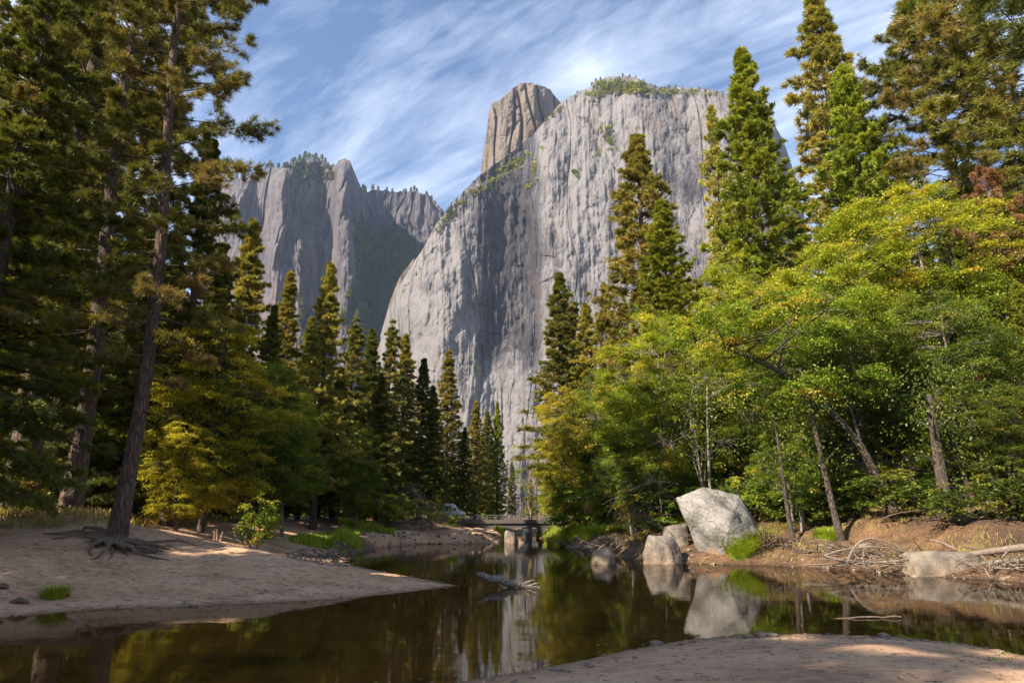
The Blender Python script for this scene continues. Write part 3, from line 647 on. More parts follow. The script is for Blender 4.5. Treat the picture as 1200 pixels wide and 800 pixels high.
reg('shrub', broadleaf('shrub', 3, [(0, 0, -.2), (.1, 0, .8), (-.1, 0, 1.5), (0, 0, 2.3)], [(0, 0, 1.7, 1.2, 1.2, 1.1), (-.8, 0, 1, .9, .9, .8), (.9, 0, 1, .9, .9, .8)], 60, 80, .12, 75, M['green'], M['barkd'], .05, rad=.4, limbs=8), 3)
reg('shrub_dry', broadleaf('shrub_dry', 3, [(0, 0, -.2), (.1, 0, .8), (-.1, 0, 1.5), (0, 0, 2.3)], [(0, 0, 1.6, 1.1, 1.1, 1.2), (-.8, 0, 1, .9, .9, .8), (.9, 0, 1, .9, .9, .8)], 70, 40, .10, 76, M['yellow'], M['barkg'], .04, rad=.4, limbs=8, bare=.45, brown=.3), 3)
# the leaning alder: trunk curves up and to the left over the water
reg('leaner', broadleaf('leaner', 12, [(0, 0, -.5), (-.5, 0, 1.6), (-1.6, -.2, 3.6), (-3.2, -.5, 5.2), (-5.2, -.9, 6.4), (-7.6, -1.2, 7.4), (-9.5, -1.5, 7.7)],
    [(-8.2, -1.5, 8.2, 2.6, 2, 1.2), (-5, -.8, 8.6, 2.8, 2.4, 2.0), (-2, 0, 9.4, 2.6, 2.4, 2.2), (-5.5, -1, 5.4, 2.2, 1.8, .8), (-2.5, -.5, 6, 2.4, 2, 1)], 170, 260, .12, 77, M['green'], M['barkd'], .24, limbs=16, brown=.10), 12)
reg('bare', broadleaf('bare', 8, [(0, 0, -.2), (.3, 0, 2), (-.2, 0, 5), (.2, 0, 7.5)], [(0, 0, 6.5, 1.6, 1.6, 1.8), (-1.2, 0, 4.6, 1.3, 1.3, 1.2), (1.2, 0, 4, 1.3, 1.3, 1)], 70, 70, .10, 78, M['green'], M['barkg'], .08, rad=.4, limbs=10, bare=.6), 8)
WOODY = {'hero_a': 'pine_tree', 'hero_b': 'pine_tree', 'pine_a': 'pine_tree', 'pine_b': 'pine_tree', 'pine_c': 'pine_tree', 'fir_a': 'fir_tree', 'fir_b': 'fir_tree', 'fir_c': 'fir_tree', 'fir_n': 'fir_tree', 'cedar_n': 'cedar_tree', 'fir_d': 'fir_tree', 'cedar_a': 'cedar_tree', 'cedar_b': 'cedar_tree',
         'rust': 'pine_tree', 'broad_a': 'broadleaf_tree', 'broad_b': 'broadleaf_tree', 'yellow_a': 'broadleaf_tree', 'dome': 'broadleaf_tree', 'shrub': 'shrub', 'shrub_dry': 'shrub', 'leaner': 'leaning_tree', 'bare': 'bare_tree'}
def plant(kind, x, y, h, label, group=None, wide=1.0, rz=None, z=None, lean=0, fmat=None):
    tm, cm, h0 = TM[kind]; s = h/h0
    o = link(WOODY[kind], None, label=label, cat='shrub' if 'shrub' in kind else 'tree', group=group)
    o.empty_display_size = .5
    o.location = (x, y, (gz(x, y) if z is None else z)-.05); o.rotation_euler = (0, lean, random.uniform(0, 6.28) if rz is None else rz)
    o.scale = (s*wide, s*wide, s)
    link('trunk', tm, o); c = link('crown', cm, o)
    if fmat:
        key = (kind, fmat)
        if key not in TM:
            q = cm.copy(); q.materials.clear(); q.materials.append(M[fmat]); TM[key] = q
        c.data = TM[key]
    return o
def tree_at(kind, px, py_top, d, label, group=None, wide=1.0, **k):
    z1 = z_for(py_top, d); x = x_for(px, d, z1); g = gz(x, d)
    return plant(kind, x, d, z1-g, label, group, wide, **k)
def tree_base(kind, pxb, d, h, label, group=None, wide=1.0, **k):
    x = x_for(pxb, d, 2.0); return plant(kind, x, d, h, label, group, wide, **k)

GL = 'conifers along the left bank'; GR = 'conifers above the right bank'; GB = 'broadleaf trees on the right bank'
tree_base('hero_a', 80, 27, 38, 'thick-trunked pine leftmost of the two tall pines on the sand bank', 'tall pines on the sand bank', rz=.4)
tree_base('hero_b', 139, 22.5, 31, 'tall pine on the sand bank with its roots laid bare over the slope', 'tall pines on the sand bank', rz=2.1)
tree_base('fir_n', -62, 21, 26, 'dark drooping fir at the left edge in front of the shaded woods', GL, 1.0, rz=1)
tree_base('cedar_n', -68, 22.5, 20, 'lighter green hanging cedar boughs cut off by the left edge', GL, 1.1, rz=2)
tree_base('pine_a', 20, 29, 38, 'tall dark pine behind the left edge fir, trunk high at the corner', GL, 1.1)
tree_base('pine_b', 55, 34, 38, 'pine standing just behind the leftmost tall sand bank pine', GL, 1.0)
tree_base('fir_n', 30, 34, 25, 'dense dark fir left of the thickest pine trunk', GL, 1.25)
tree_base('fir_n', 195, 36, 22, 'dark fir just right of the pine with bare roots', GL, 1.2)
tree_at('fir_c', 298, 258, 52, 'broad shaded fir rising over the yellow broadleaf tree', GL, 1.15)
tree_at('fir_b', 262, 285, 47, 'narrow fir tucked against the right side of the tall pines', GL, 1.15)
tree_at('fir_c', 341, 318, 60, 'slim pale green fir left of the golden one', GL, 1.0)
tree_at('fir_c', 388, 308, 56, 'golden olive fir standing alone in sun with a bare lower trunk', GL, 1.05)
tree_at('fir_a', 322, 358, 50, 'dark pointed fir between the slim fir and the broad one', GL, 1.1)
tree_at('fir_b', 366, 372, 66, 'small fir top between the slim fir and the golden fir', GL, 1.1)
tree_at('yellow_a', 262, 366, 35, 'yellow green broadleaf tree beside the tall pines', 'yellowing trees on the left bank', 1.0, rz=.5)
tree_at('broad_b', 305, 410, 41, 'olive broadleaf tree right of the taller yellow one', 'yellowing trees on the left bank', .9, rz=2.5, fmat='olive')
tree_at('yellow_a', 222, 490, 32, 'low bright yellow leafy tree at the edge of the sand', 'yellowing trees on the left bank', 1.1, rz=3.5)
tree_at('broad_b', 345, 452, 45, 'dull green leafy tree over the grassy bank', 'yellowing trees on the left bank', .9, rz=1.5, fmat='green')
tree_at('shrub', 308, 566, 33, 'rounded bushy little tree on thin stems at the top of the sand', None, .75, rz=1.5)
for px, py, d, k, w, lb in [
        (417, 372, 74, 'fir_d', 1.1, 'slender fir first in line right of the golden fir'),
        (437, 386, 80, 'fir_a', .9, 'short topped dark fir second in line right of the golden fir'),
        (460, 374, 76, 'fir_d', 1.0, 'open fir with a long bare reddish trunk in the middle row'),
        (476, 392, 84, 'fir_c', .9, 'narrow fir touching the left foot of the cliff face'),
        (497, 420, 86, 'fir_a', .95, 'dark green fir below the bright left flank of the cliff'),
        (526, 410, 92, 'fir_c', .85, 'tall thin sunlit fir alone against the middle of the cliff'),
        (558, 470, 98, 'fir_c', .85, 'low pointed golden fir left of the gap over the bridge'),
        (571, 482, 112, 'fir_b', .9, 'smallest fir between two low firs near the gap'),
        (583, 470, 100, 'cedar_a', .6, 'low green fir on the left side of the gap over the bridge'),
        (600, 540, 118, 'fir_b', .8, 'little fir at the bottom of the gap above the bridge'),
        (622, 560, 125, 'fir_c', .9, 'distant fir right behind the bridge'),
        (508, 452, 80, 'fir_a', .9, 'dark lower fir in front of the middle row'),
        (545, 500, 88, 'fir_a', .9, 'dark fir low in front of the golden one near the gap'),
        (448, 440, 66, 'fir_a', 1.0, 'dark fir in the shade in front of the middle row'),
        (400, 430, 64, 'fir_a', 1.0, 'shaded fir at the right foot of the golden fir')]:
    tree_at(k, px, py, d, lb, 'firs of the middle row', w*1.35)
tree_at('broad_a', 424, 494, 58, 'small bright green leafy tree in front of the middle firs', None, .75, rz=1.0)
# right side
for px, py, d, k, w, lb, r in [
        (655, 320, 76, 'fir_b', 1.25, 'tall slender fir leftmost on the right side of the gap', 1),
        (671, 343, 80, 'fir_d', 1.2, 'slender fir just behind the leftmost one of the right side', 2),
        (686, 356, 74, 'fir_c', 1.2, 'golden brown fir third from the gap on the right', 3),
        (708, 332, 70, 'pine_c', .8, 'olive pine left of the tall pine before the cliff', 1),
        (745, 160, 66, 'pine_c', 1.3, 'tall pointed pine overlapping the centre of the great cliff', 4),
        (774, 234, 56, 'cedar_a', 1.35, 'bright green pointed cedar just right of the tallest central pine', 0),
        (868, 57, 50, 'cedar_a', 1.15, 'tall green cedar with a fine tip at the right end of the cliff', 1),
        (833, 126, 55, 'pine_c', .6, 'orange tinged pine peeping out left of the tall cedar', 2),
        (952, -6, 62, 'pine_c', 1.1, 'tall dark pine with its top touching the upper edge', 3),
        (986, 78, 50, 'cedar_b', 1.05, 'round shouldered green cedar in front of the tall dark pine', 2),
        (1068, -12, 50, 'pine_b', 1.25, 'big open pine with a dead twiggy top', 1),
        (1185, -190, 44, 'pine_b', 1.35, 'largest pine filling the upper right corner', 5),
        (1150, 195, 41, 'rust', .8, 'rust brown dying pine between the two big pines', 0),
        (1190, 330, 36, 'cedar_b', 1.0, 'green cedar low at the right edge', 3),
        (1110, 250, 60, 'fir_a', 1.1, 'dark fir deep behind the domed leafy tree', 3),
        (1010, 280, 62, 'fir_a', 1.1, 'dark fir behind the pale domed leafy crown', 3),
        (900, 290, 58, 'fir_a', 1.1, 'dark fir under the tall cedar', 3),
        (820, 330, 56, 'fir_a', 1.1, 'dark fir between the cedar and the light green tree', 3),
        (730, 420, 62, 'fir_a', 1.1, 'dark fir low under the tall central pine', 3)]:
    tree_at(k, px, py, d, lb, GR, w, rz=r, fmat=('gold' if 'orange' in lb else None))
for px, py, d, k, w, lb, r, fm in [
        (657, 448, 60, 'yellow_a', .85, 'golden leafy tree overhanging the bridge end', 1, None),
        (700, 430, 64, 'broad_a', .8, 'olive leafy tree behind the golden one near the bridge', 1, 'olive'),
        (648, 548, 74, 'broad_b', .8, 'little leafy tree at the right end of the bridge', 1, None),
        (764, 362, 42, 'broad_a', .95, 'light green tree with layered boughs behind the pale boulder', .3, 'lime'),
        (735, 470, 41, 'broad_b', .7, 'leafy undertree low on the left of the layered light green one', .3, None),
        (868, 300, 46, 'broad_a', .85, 'bright green leafy tree left of the domed one', 2, 'lime'),
        (912, 385, 41, 'broad_b', .9, 'leafy tree in the middle of the right bank thicket', 3, 'olive'),
        (1062, 222, 43, 'dome', 1.0, 'broad domed yellow green tree tallest of the leafy ones', 0, 'lime'),
        (985, 350, 38, 'broad_b', .95, 'leafy tree under the left half of the domed crown', 4, 'olive'),
        (1090, 330, 36, 'broad_b', .95, 'darker leafy tree under the right half of the domed crown', 5, 'olive'),
        (1135, 445, 32.5, 'broad_a', 1.3, 'leafy tree near the right edge above the fallen logs', 2, 'olive'),
        (915, 480, 34.5, 'broad_b', .85, 'low leafy tree right behind the grass by the boulder', 2, None),
        (832, 470, 44, 'broad_a', .7, 'shaded leafy tree directly above the big boulder', 5, 'olive')]:
    tree_at(k, px, py, d, lb, GB, w, rz=r, fmat=fm)
tree_base('leaner', 1048, 34, 12.5, 'leaning tree with a dark trunk arching left over the bank', GB, .95, rz=0)
tree_at('bare', 622, 506, 78, 'nearly leafless small tree standing in the gap', None, 1.0)
tree_at('bare', 808, 420, 39, 'thin pale stemmed tree with sparse leaves behind the boulder', None, .9)
# thin and thick bare trunks seen under the right bank canopy
def trunk_only(px, d, h, r, lb, mat, lean=(0, 0), px_top=None):
    mb = MB(); rs = np.random.default_rng(int(px)); s = np.linspace(0, 1, 12)
    x = x_for(px, d, 2.5); g = gz(x, d)
    P = np.stack([lean[0]*s*h+np.sin(s*3+px)*.12*h*.1, lean[1]*s*h, -.4+s*(h+.4)], 1)
    tube(mb, P, r*(1-s*.6)*(1+.7*np.exp(-s*18)), 9)
    for i in range(7):
        k = rs.integers(5, 11); a = rs.uniform(0, 6.28); l = rs.uniform(.8, 2)
        q = np.linspace(0, 1, 4)[:, None]; tube(mb, P[k]+q*np.array([math.cos(a)*l, math.sin(a)*l, .6*l])*1.0, (r*.25*(1-q[:, 0]*.8)), 4, cap=False)
    o = link('tree', None, label=lb, cat='tree', group='slim trunks on the right bank', loc=(x, d, g)); mb.obj('trunk', M[mat], o, True)
    cr = MB(); pts = P[rs.integers(6, 12, 70)]+rs.normal(size=(70, 3))*np.array([1.0, 1.0, .9])
    blades(cr, pts, nrm(rs.normal(size=pts.shape)), 16, .12, .07, 1.4, rs.uniform(.2, .8, 70), rs, 8); cr.obj('crown', M['olive'], o)
for px, d, h, r, lb, m_, ln in [
        (928, 33.5, 6, .13, 'slim trunk standing just left of the bent trunk on the slope', 'barkd', (-.08, 0)),
        (940, 34.5, 7, .12, 'pale slim trunk close beside a dark one on the slope', 'barkg', (.02, 0)),
        (985, 32.5, 8, .17, 'dark trunk bent at its foot above the grass clump', 'barkd', (-.16, 0)),
        (1006, 37, 9, .12, 'thin upright dark trunk behind the bent one', 'barkd', (-.03, 0)),
        (1108, 31.5, 5.5, .34, 'thick shaded trunk above the slab rock', 'barkd', (.02, 0)),
        (1146, 32.5, 6, .14, 'slanting grey brown trunk right of the thick one', 'bark', (-.2, 0)),
        (1137, 41, 8, .2, 'sunlit red brown trunk in the woods behind the thick one', 'barkred', (.0, 0)),
        (1026, 39, 7, .1, 'thin trunk left of the arching tree foot', 'barkg', (.06, 0)),
        (832, 38, 8, .1, 'pale thin trunk rising behind the big boulder', 'barkg', (.05, 0)),
        ]:
    trunk_only(px, d, h, r, lb, m_, ln)
# dark woods behind
rs = random.Random(5)
sky_pts = [(-200, 60), (150, 200), (262, 330), (330, 390), (400, 440), (450, 450), (500, 490), (560, 540), (600, 585), (640, 545), (660, 430), (720, 420), (760, 400), (850, 330), (900, 260), (960, 230), (1080, 230), (1200, 180), (1400, 100)]
def skyl(px): return float(np.interp(px, [a for a, b in sky_pts], [b for a, b in sky_pts]))
def filler(n, lo, hi, dl, dh, label, group, kinds):
    k = 0
    while k < n:
        px = rs.uniform(lo, hi); d = rs.uniform(dl, dh)
        x = x_for(px, d, 4.)
        if float(shore_dist(np.array([x]), np.array([d]))[0]) < 11.5: continue
        tree_at(rs.choice(kinds), px, skyl(px)+rs.uniform(15, 170)+(d-dl)*.1, d, label, group, rs.uniform(.95, 1.35)); k += 1
filler(46, -60, 400, 33, 95, 'dark conifer in the shaded woods behind the left sand bank', 'shaded conifers behind the left bank', ['fir_a', 'fir_d', 'fir_b', 'cedar_b'])
filler(30, 395, 625, 92, 150, 'conifer deep in the woods behind the middle row', 'conifers behind the middle row', ['fir_a', 'fir_b', 'fir_d'])
filler(44, 640, 1290, 52, 110, 'dark conifer in the woods behind the right bank trees', 'shaded conifers behind the right bank', ['fir_a', 'fir_d', 'cedar_b', 'fir_b'])
def bushes(n, lo, hi, s0, s1, dl, dh, label, group, kinds, h0, h1, fm=None):
    k = 0; tries = 0
    while k < n and tries < 4000:
        tries += 1
        px = rs.uniform(lo, hi); d = rs.uniform(dl, dh); x = x_for(px, d, 2.5); s = float(shore_dist(np.array([x]), np.array([d]))[0])
        if not (s0 < s < s1) or (45 < px < 165 and d < 31): continue
        plant(rs.choice(kinds), x, d, rs.uniform(h0, h1), label, group, rs.uniform(.9, 1.5), fmat=fm); k += 1
bushes(26, -20, 400, 10.5, 18, 22, 60, 'dark leafy bush at the shaded edge of the left woods', 'bushes along the left woods', ['shrub'], 1.5, 4.2, 'pine')
bushes(16, 400, 545, 2.5, 14, 58, 90, 'green bush under the middle row of firs', 'bushes under the middle row', ['shrub', 'shrub_dry'], 1.5, 4.5)
bushes(26, 640, 800, 2.0, 12, 36, 75, 'leafy bush between the bridge and the boulders', 'bushes beyond the boulders', ['shrub', 'shrub_dry'], 1.5, 5)
bushes(24, 830, 1230, 5, 16, 32, 56, 'leafy bush in the thicket of the right bank', 'bushes in the right bank thicket', ['shrub', 'shrub_dry', 'shrub_dry'], 1.2, 3.6)
bushes(13, 890, 1235, 4, 9, 28, 46, 'full leafy bush overhanging the right bank between the trunks', 'bushes on the right bank slope', ['shrub'], 1.3, 3.0, 'olive')
# woods on the left outside the view that shade the sand (the same forest going on)
for i, (x, y, h) in enumerate([(-19, 5, 19), (-22, 0, 22), (-25, 6, 23), (-16, 0, 17), (-19, -5, 21), (-24, -6, 25), (-28, 1, 27), (-14, -4, 16), (-29, 10, 25), (-32, -4, 29), (-15.5, 5.5, 13), (-22, 10, 19), (-11.5, -3, 11), (-26, -13, 31)]):
    plant('pine_a' if i > 12 else ['fir_a', 'cedar_b', 'fir_b'][i % 3], x, y, h, 'conifer of the same woods standing left of the sand bank', 'conifers beside the sand bank', 1.5, z=1.5)

# far woods on the valley floor and in the cliff gullies: low detail conifers in one mass each
def mass(name, pts, hs, label, mat, seed, ratio=.17, group=None):
    r_ = np.random.default_rng(seed); mb = MB()
    for p, h in zip(pts, hs):
        k = 26; q = (np.arange(k)+.5)/k; a = r_.uniform(0, 6.28, k); R = h*ratio*(1-q)**.8*r_.uniform(.8, 1.2, k)+.03*h*.2
        c = np.array(p)[None]+np.stack([0*q, 0*q, h*(.1+.9*q)], 1)
        for m_ in range(3):
            aa = a+m_*2.1+r_.normal(size=k)*.3
            tip = c+np.stack([np.cos(aa)*R, np.sin(aa)*R, -R*.45], 1)
            sd = np.stack([-np.sin(aa)*R*.55, np.cos(aa)*R*.55, R*.0], 1)
            V = np.stack([c+np.array([0, 0, h*.05]), tip-sd, tip+sd], 1).reshape(-1, 3); i = np.arange(k)*3
            mb.add(V, np.stack([i, i+1, i+2], 1), np.clip(r_.uniform(.1, .8)+r_.normal(size=k)*.1, 0, 1))
    return mb.obj(name, M[mat], label=label, kind='stuff')
r2 = np.random.default_rng(8); pts = []; hs = []
while len(pts) < 1500:
    d = 130+r2.uniform()**1.3*850; px = r2.uniform(-250, 1450)
    x = (px-600)/FOC*d*cP; hmax = z_for(skyl(min(max(px, -190), 1390))+22, d)-3
    if px > 440 and px < 660: hmax = min(hmax, z_for(592, d)-2) if 585 < px < 640 else hmax
    h = min(r2.uniform(22, 42), hmax)
    if h < 5: continue
    pts.append((x, d, 2.5)); hs.append(h)
mass('distant_forest', pts, hs, 'far-off woods on the valley floor between the trees', 'dark', 3)
# gully forest on the far cliffs
pts = []; hs = []
def inside(px, py):
    if 420 < px < 500: return 268+max(0, 440-px)*.5 < py < 420
    return False
while len(pts) < 1100:
    px = r2.uniform(418, 500); py = r2.uniform(262, 420)
    lim = 272+28*perlin(px*.06, 3.)+max(0, (px-455))*.55
    if py < lim: continue
    if px > 462 and py > 300+(475-px)*2.4: pass
    p = on_surf(uf, pyf, Vf, px, py); pts.append(tuple(p+np.array([0, -10, -4]))); hs.append(r2.uniform(26, 50))
for i in range(240):
    px = r2.uniform(335, 392); py = r2.uniform(191, 212)+(4 if px < 350 else 0); p = on_surf(uf, pyf, Vf, px, py); pts.append(tuple(p+np.array([0, -5, -4]))); hs.append(r2.uniform(8, 17))
for i in range(60):
    px = r2.uniform(340, 420); py = r2.uniform(335, 400)+abs(px-380)*.4; p = on_surf(uf, pyf, Vf, px, py); pts.append(tuple(p+np.array([0, -6, -4]))); hs.append(r2.uniform(20, 40))
mass('gully_forest', pts, hs, 'dark conifer forest in the gully between the far spires and the cliff', 'dark', 4, .24)
# rim pines, one by one
rimm = []
for q in range(3):
    r_ = np.random.default_rng(90+q); mb = MB(); h = 10.; tube(mb, [(0, 0, -1), (0, 0, 9.5)], [.25, .05], 4)
    P = []; 
    for i in range(70):
        f = r_.uniform(.15, 1); R = 2.3*(1-f)**.7*r_.uniform(.4, 1)+.15; a = r_.uniform(0, 6.28); P.append((math.cos(a)*R, math.sin(a)*R, f*h))
    P = np.array(P); blades(mb, P, nrm(P*np.array([1, 1, .0])+1e-3), 5, 1.3, .7, .9, r_.uniform(.1, .8, len(P)), r_); rimm.append(mb.mesh('rim_pine', M['dark']))
def rim(u, py, V, nv, xs, label, group, hlo, hhi):
    for px in xs:
        j = int(np.clip(np.searchsorted(u, px), 0, len(u)-1)); p = V[nv-1, j]
        o = link('rim_pine', rimm[rs.randrange(3)], label=label, cat='tree', group=group); o.location = (p[0], p[1]+rs.uniform(2, 14), p[2]-3)
        s = rs.uniform(hlo, hhi)/10; o.scale = (s, s, s); o.rotation_euler.z = rs.uniform(0, 6)
rim(uf, pyf, Vf, 620, [270, 276, 283, 291, 299, 303, 311, 314, 318, 325, 331, 334, 341, 345, 349, 353, 357, 361, 365, 369, 372, 376, 380, 383, 386], 'tiny dark pine on the skyline of the far left spires', 'pines on the far skyline', 16, 32)
rim(uf, pyf, Vf, 620, [424, 427, 436, 442, 452, 459, 472, 475, 481, 485, 488, 499, 505], 'tiny pine on the flat rim between the spire and the great cliff', 'pines on the rim beside the spire', 14, 34)
rim(um, pym, Vm, 820, [670, 677, 694, 699, 704, 709, 715, 722, 730, 738, 746, 763, 769, 777, 785, 793, 801, 812, 820], 'tiny pine on the rounded summit of the great cliff', 'pines on the summit', 7, 15)
# ledge bushes on the main cliff
lb_ = MB(); r_ = np.random.default_rng(17)
def strip(x0, y0, x1, y1, n, w=3., s=4.):
    P = []
    for i in range(n):
        t = r_.uniform(); px = x0+(x1-x0)*t+r_.normal()*w; py = y0+(y1-y0)*t+r_.normal()*w*.7
        P.append(on_surf(um, pym, Vm, px, py)+np.array([0, -2., 0]))
    P = np.array(P); Q = np.repeat(P, 7, 0)+r_.normal(size=(len(P)*7, 3))*s*.45
    blades(lb_, Q, nrm(r_.normal(size=Q.shape)+np.array([0, -.3, .6])), 3, s*.7, s*.5, .8, np.repeat(r_.uniform(.1, 1, len(P)), 7), r_)
for a in [(515, 268, 560, 218, 34), (560, 225, 610, 188, 60, 4), (585, 200, 640, 172, 26), (625, 190, 630, 215, 14, 2, 5), (702, 100, 752, 104, 150, 5, 5), (690, 112, 730, 106, 40, 3), (752, 106, 840, 110, 60, 2.5), (708, 150, 720, 178, 36, 4), (700, 178, 702, 182, 6), (672, 200, 676, 206, 12, 1.5),
          (500, 300, 470, 345, 12, 2, 3), (616, 222, 622, 217, 8, 1), (640, 140, 662, 122, 12, 2), (560, 420, 545, 470, 5, 9, 3), (640, 300, 680, 330, 5, 14, 3), (735, 200, 760, 190, 12, 4, 4)]:
    strip(*a)
lb_.obj('cliff_undergrowth', M['cedar'], kind='stuff', label='patches of scrub growing on the ledges of the great cliff')

# ------------------------------------------------------------------ rocks
def hull_rock(name, pts, loc, mat, label, sub=6, amp=.05, seed=1, group=None, cat='boulder', rnd=.06, scoops=()):
    bm = bmesh.new(); vs = [bm.verts.new(p) for p in pts]; bmesh.ops.convex_hull(bm, input=vs); bm.normal_update()
    c = np.mean(np.array(pts), 0); pl = []
    for f in bm.faces:
        n = np.array(f.normal); d = float(np.dot(n, np.array(f.verts[0].co)-c))
        if d < 0: n, d = -n, -d
        pl.append((n, d))
    bm.free(); bm = bmesh.new(); bmesh.ops.create_icosphere(bm, subdivisions=sub, radius=1)
    V = np.array([v.co[:] for v in bm.verts]); F = np.array([[v.index for v in f.verts] for f in bm.faces]); bm.free()
    nn = np.array([p[0] for p in pl]); dd = np.array([p[1] for p in pl])
    q = dd[None]/np.maximum(V@nn.T, 1e-4)
    k = 1/rnd if rnd else 50
    r = np.min(q, 1); soft = -(.6/k)*np.log(np.sum(np.exp(-k*(np.minimum(q, r[:, None]+3)-r[:, None])), 1)); r = r+soft
    P = V*r[:, None]
    o = nrm(P)
    a = fbm(P[:, 0]*.9+seed, P[:, 1]*.9, P[:, 2]*.9, 5)*amp*.7+facet(P[:, 0]*1.3+P[:, 1]*.9+seed, P[:, 2]*1.3-P[:, 1]*.8, int(seed))*amp*1.7+facet(P[:, 0]*3.1+P[:, 1]*2+seed, P[:, 2]*3.1-P[:, 1]*2, int(seed)+5)*amp*.45+fbm(P[:, 0]*8, P[:, 1]*8+seed, P[:, 2]*8, 3)*amp*.18
    P = P+o*a[:, None]
    for (sx, sy, sz, sr, dp) in scoops:
        w = np.exp(-np.sum(((P+c)-np.array([sx, sy, sz]))**2, 1)/(sr*sr)); P = P-o*(w*dp)[:, None]
    mb = MB(); mb.add(P+c, F); return mb.obj(name, mat, label=label, cat=cat, group=group, loc=loc, smooth_=True)
# the big pale boulder: outline in metres about its foot
bd = 34.6; k = bd/FOC*1.06
def bp(px, py, y): return ((px-840)*k, y, (660-py)*k)
bx = x_for(840, bd, 1.0)
hull_rock('boulder', [bp(795, 589, -.6), bp(829, 576, .1), bp(868, 585, .2), bp(887, 616, .4), bp(878, 648, .3), bp(822, 658, -.4), bp(838, 668, .2), bp(846, 604, -1.75), bp(836, 648, -1.25), bp(874, 624, -1.3), bp(818, 592, -1.1),
                      bp(815, 598, 1.6), bp(868, 600, 1.6), bp(842, 655, 1.3)], (bx, bd-.2, -.28), M['boulder'],
          'huge pale grey boulder with a warm orange foot at the water edge', 6, .055, 3, None, rnd=.01, scoops=((1.0, -1.6, 2.4, .42, .32), (.35, -1.3, 3.2, .35, .22), (1.5, -1.4, 2.0, .4, .28), (-1.2, -1.2, 3.1, .5, .2), (-.2, -1.9, 1.0, .5, .2)))
def rock_px(px0, px1, pyt, pyb, d, label, seed, mat='rock', flat_top=False, group=None, cat='rock', amp=.06, sub=5, name='rock'):
    kk = d/FOC*1.03; w = (px1-px0)/2*kk; h = (pyb-pyt)*kk; x = x_for((px0+px1)/2, d, .3); r_ = np.random.default_rng(seed)
    P = []
    for i in range(16):
        a = r_.uniform(0, 6.28); P.append((math.cos(a)*w*r_.uniform(.85, 1), math.sin(a)*w*.8*r_.uniform(.85, 1), r_.uniform(-.35, .45)*h))
    for i in range(7):
        a = r_.uniform(0, 6.28); P.append((math.cos(a)*w*.62-.12*w, math.sin(a)*w*.55, h*r_.uniform(.68, 1)))
    sd = float(shore_dist(np.array([x]), np.array([d]))[0]); z = 0. if sd < 2.2 else gz(x, d)*.92
    return hull_rock(name, P, (x, d, z-.03), M[mat], label, sub, amp*min(1, w), seed, group, cat)
rock_px(753, 800, 632, 663, 33.4, 'brown angular boulder standing in the water left of the big pale one', 5, group='boulders by the water', cat='boulder', sub=6, name='boulder')
rock_px(772, 818, 616, 658, 35.6, 'brown boulder wedged between the big pale one and the front one', 6, group='boulders by the water', cat='boulder', sub=6, name='boulder')
rock_px(692, 722, 643, 663, 33.0, 'low rounded boulder alone in the water left of the others', 7, group='boulders by the water', cat='boulder', name='boulder')
for i, (a, b, t, bt, d, lb) in enumerate([(806, 822, 650, 661, 34.5, 'dark stone in front of the big boulder, leftmost of three'), (822, 836, 649, 661, 35, 'pale stone in front of the big boulder, middle of three'), (836, 856, 650, 661, 34.8, 'speckled stone between the big boulder and the bright grass'),
        (1108, 1136, 632, 650, 31.0, 'grey rock leaning on the bank behind the slab rock'), (1000, 1032, 640, 660, 30.5, 'brown rock half hidden behind the branch pile'), (975, 1004, 594, 612, 37, 'grey rock high on the shaded slope between trunks'),
        (590, 608, 622, 637, 62, 'grey rock in the shallows before the bridge pier'), (606, 616, 630, 637, 61, 'small pale rock right of the grey one before the bridge'), (640, 656, 632, 640, 60, 'dark rock beside the grass in front of the bridge'),
        (560, 572, 631, 637, 63, 'small dark rock under the left end of the bridge'), (1172, 1190, 668, 679, 25, 'dark rock among the fallen logs at the right edge')]):
    rock_px(a, b, t, bt, d, lb, 20+i, group='rocks along the river', sub=4)
# slab rock at right
sx = x_for(1100, 26.5, .3)
hull_rock('rock', [(-1.25, -.5, -.2), (-1.2, -.5, .62), (-1.1, .5, .85), (1.05, -.55, .75), (1.2, .5, .8), (1.3, -.4, -.2), (-1.2, .7, -.2), (1.25, .7, -.2), (0, -.7, -.2), (0, -.68, .45), (0, -.3, .98), (.8, -.62, .9)], (sx, 26.3, -.05), M['rock'],
          'flat sided grey slab rock in the water with a log resting on it', 5, .045, 9, 'rocks along the river', 'rock', .04)
# pebbles
def pebbles():
    mb = MB(); r_ = np.random.default_rng(4)
    bm = bmesh.new(); bmesh.ops.create_icosphere(bm, subdivisions=1, radius=1); V0 = np.array([v.co[:] for v in bm.verts]); F0 = np.array([[v.index for v in f.verts] for f in bm.faces]); bm.free()
    K = 26000; px = r_.uniform(-20, 1230, K); d = 8+r_.uniform(size=K)**1.6*58; x = (px-600)/FOC*d*cP; S = shore_dist(x, d)
    ok = (S > -1.1) & (S < np.where(d < 30, .55, 2.6)) & ~((px < 560) & (d < 30) & (r_.uniform(size=K) < .85)) & ~((d < 16) & (r_.uniform(size=K) < .72))
    x = x[ok][:1900]; d = d[ok][:1900]; G = ground_z(x, d)
    for a, b, g in zip(x, d, G):
        sz = r_.uniform(.008, .028)*(1+b/10) if r_.uniform() < .95 else r_.uniform(.04, .1)*(1+b/25)
        V = V0*np.array([1, r_.uniform(.6, 1), r_.uniform(.35, .7)])*sz*(1+r_.normal(size=(len(V0), 1))*.16)
        mb.add(V+np.array([a, b, g+sz*.1]), F0)
    mb.obj('gravel', M['rock'], kind='stuff', label='small stones scattered along the water edge')
pebbles()
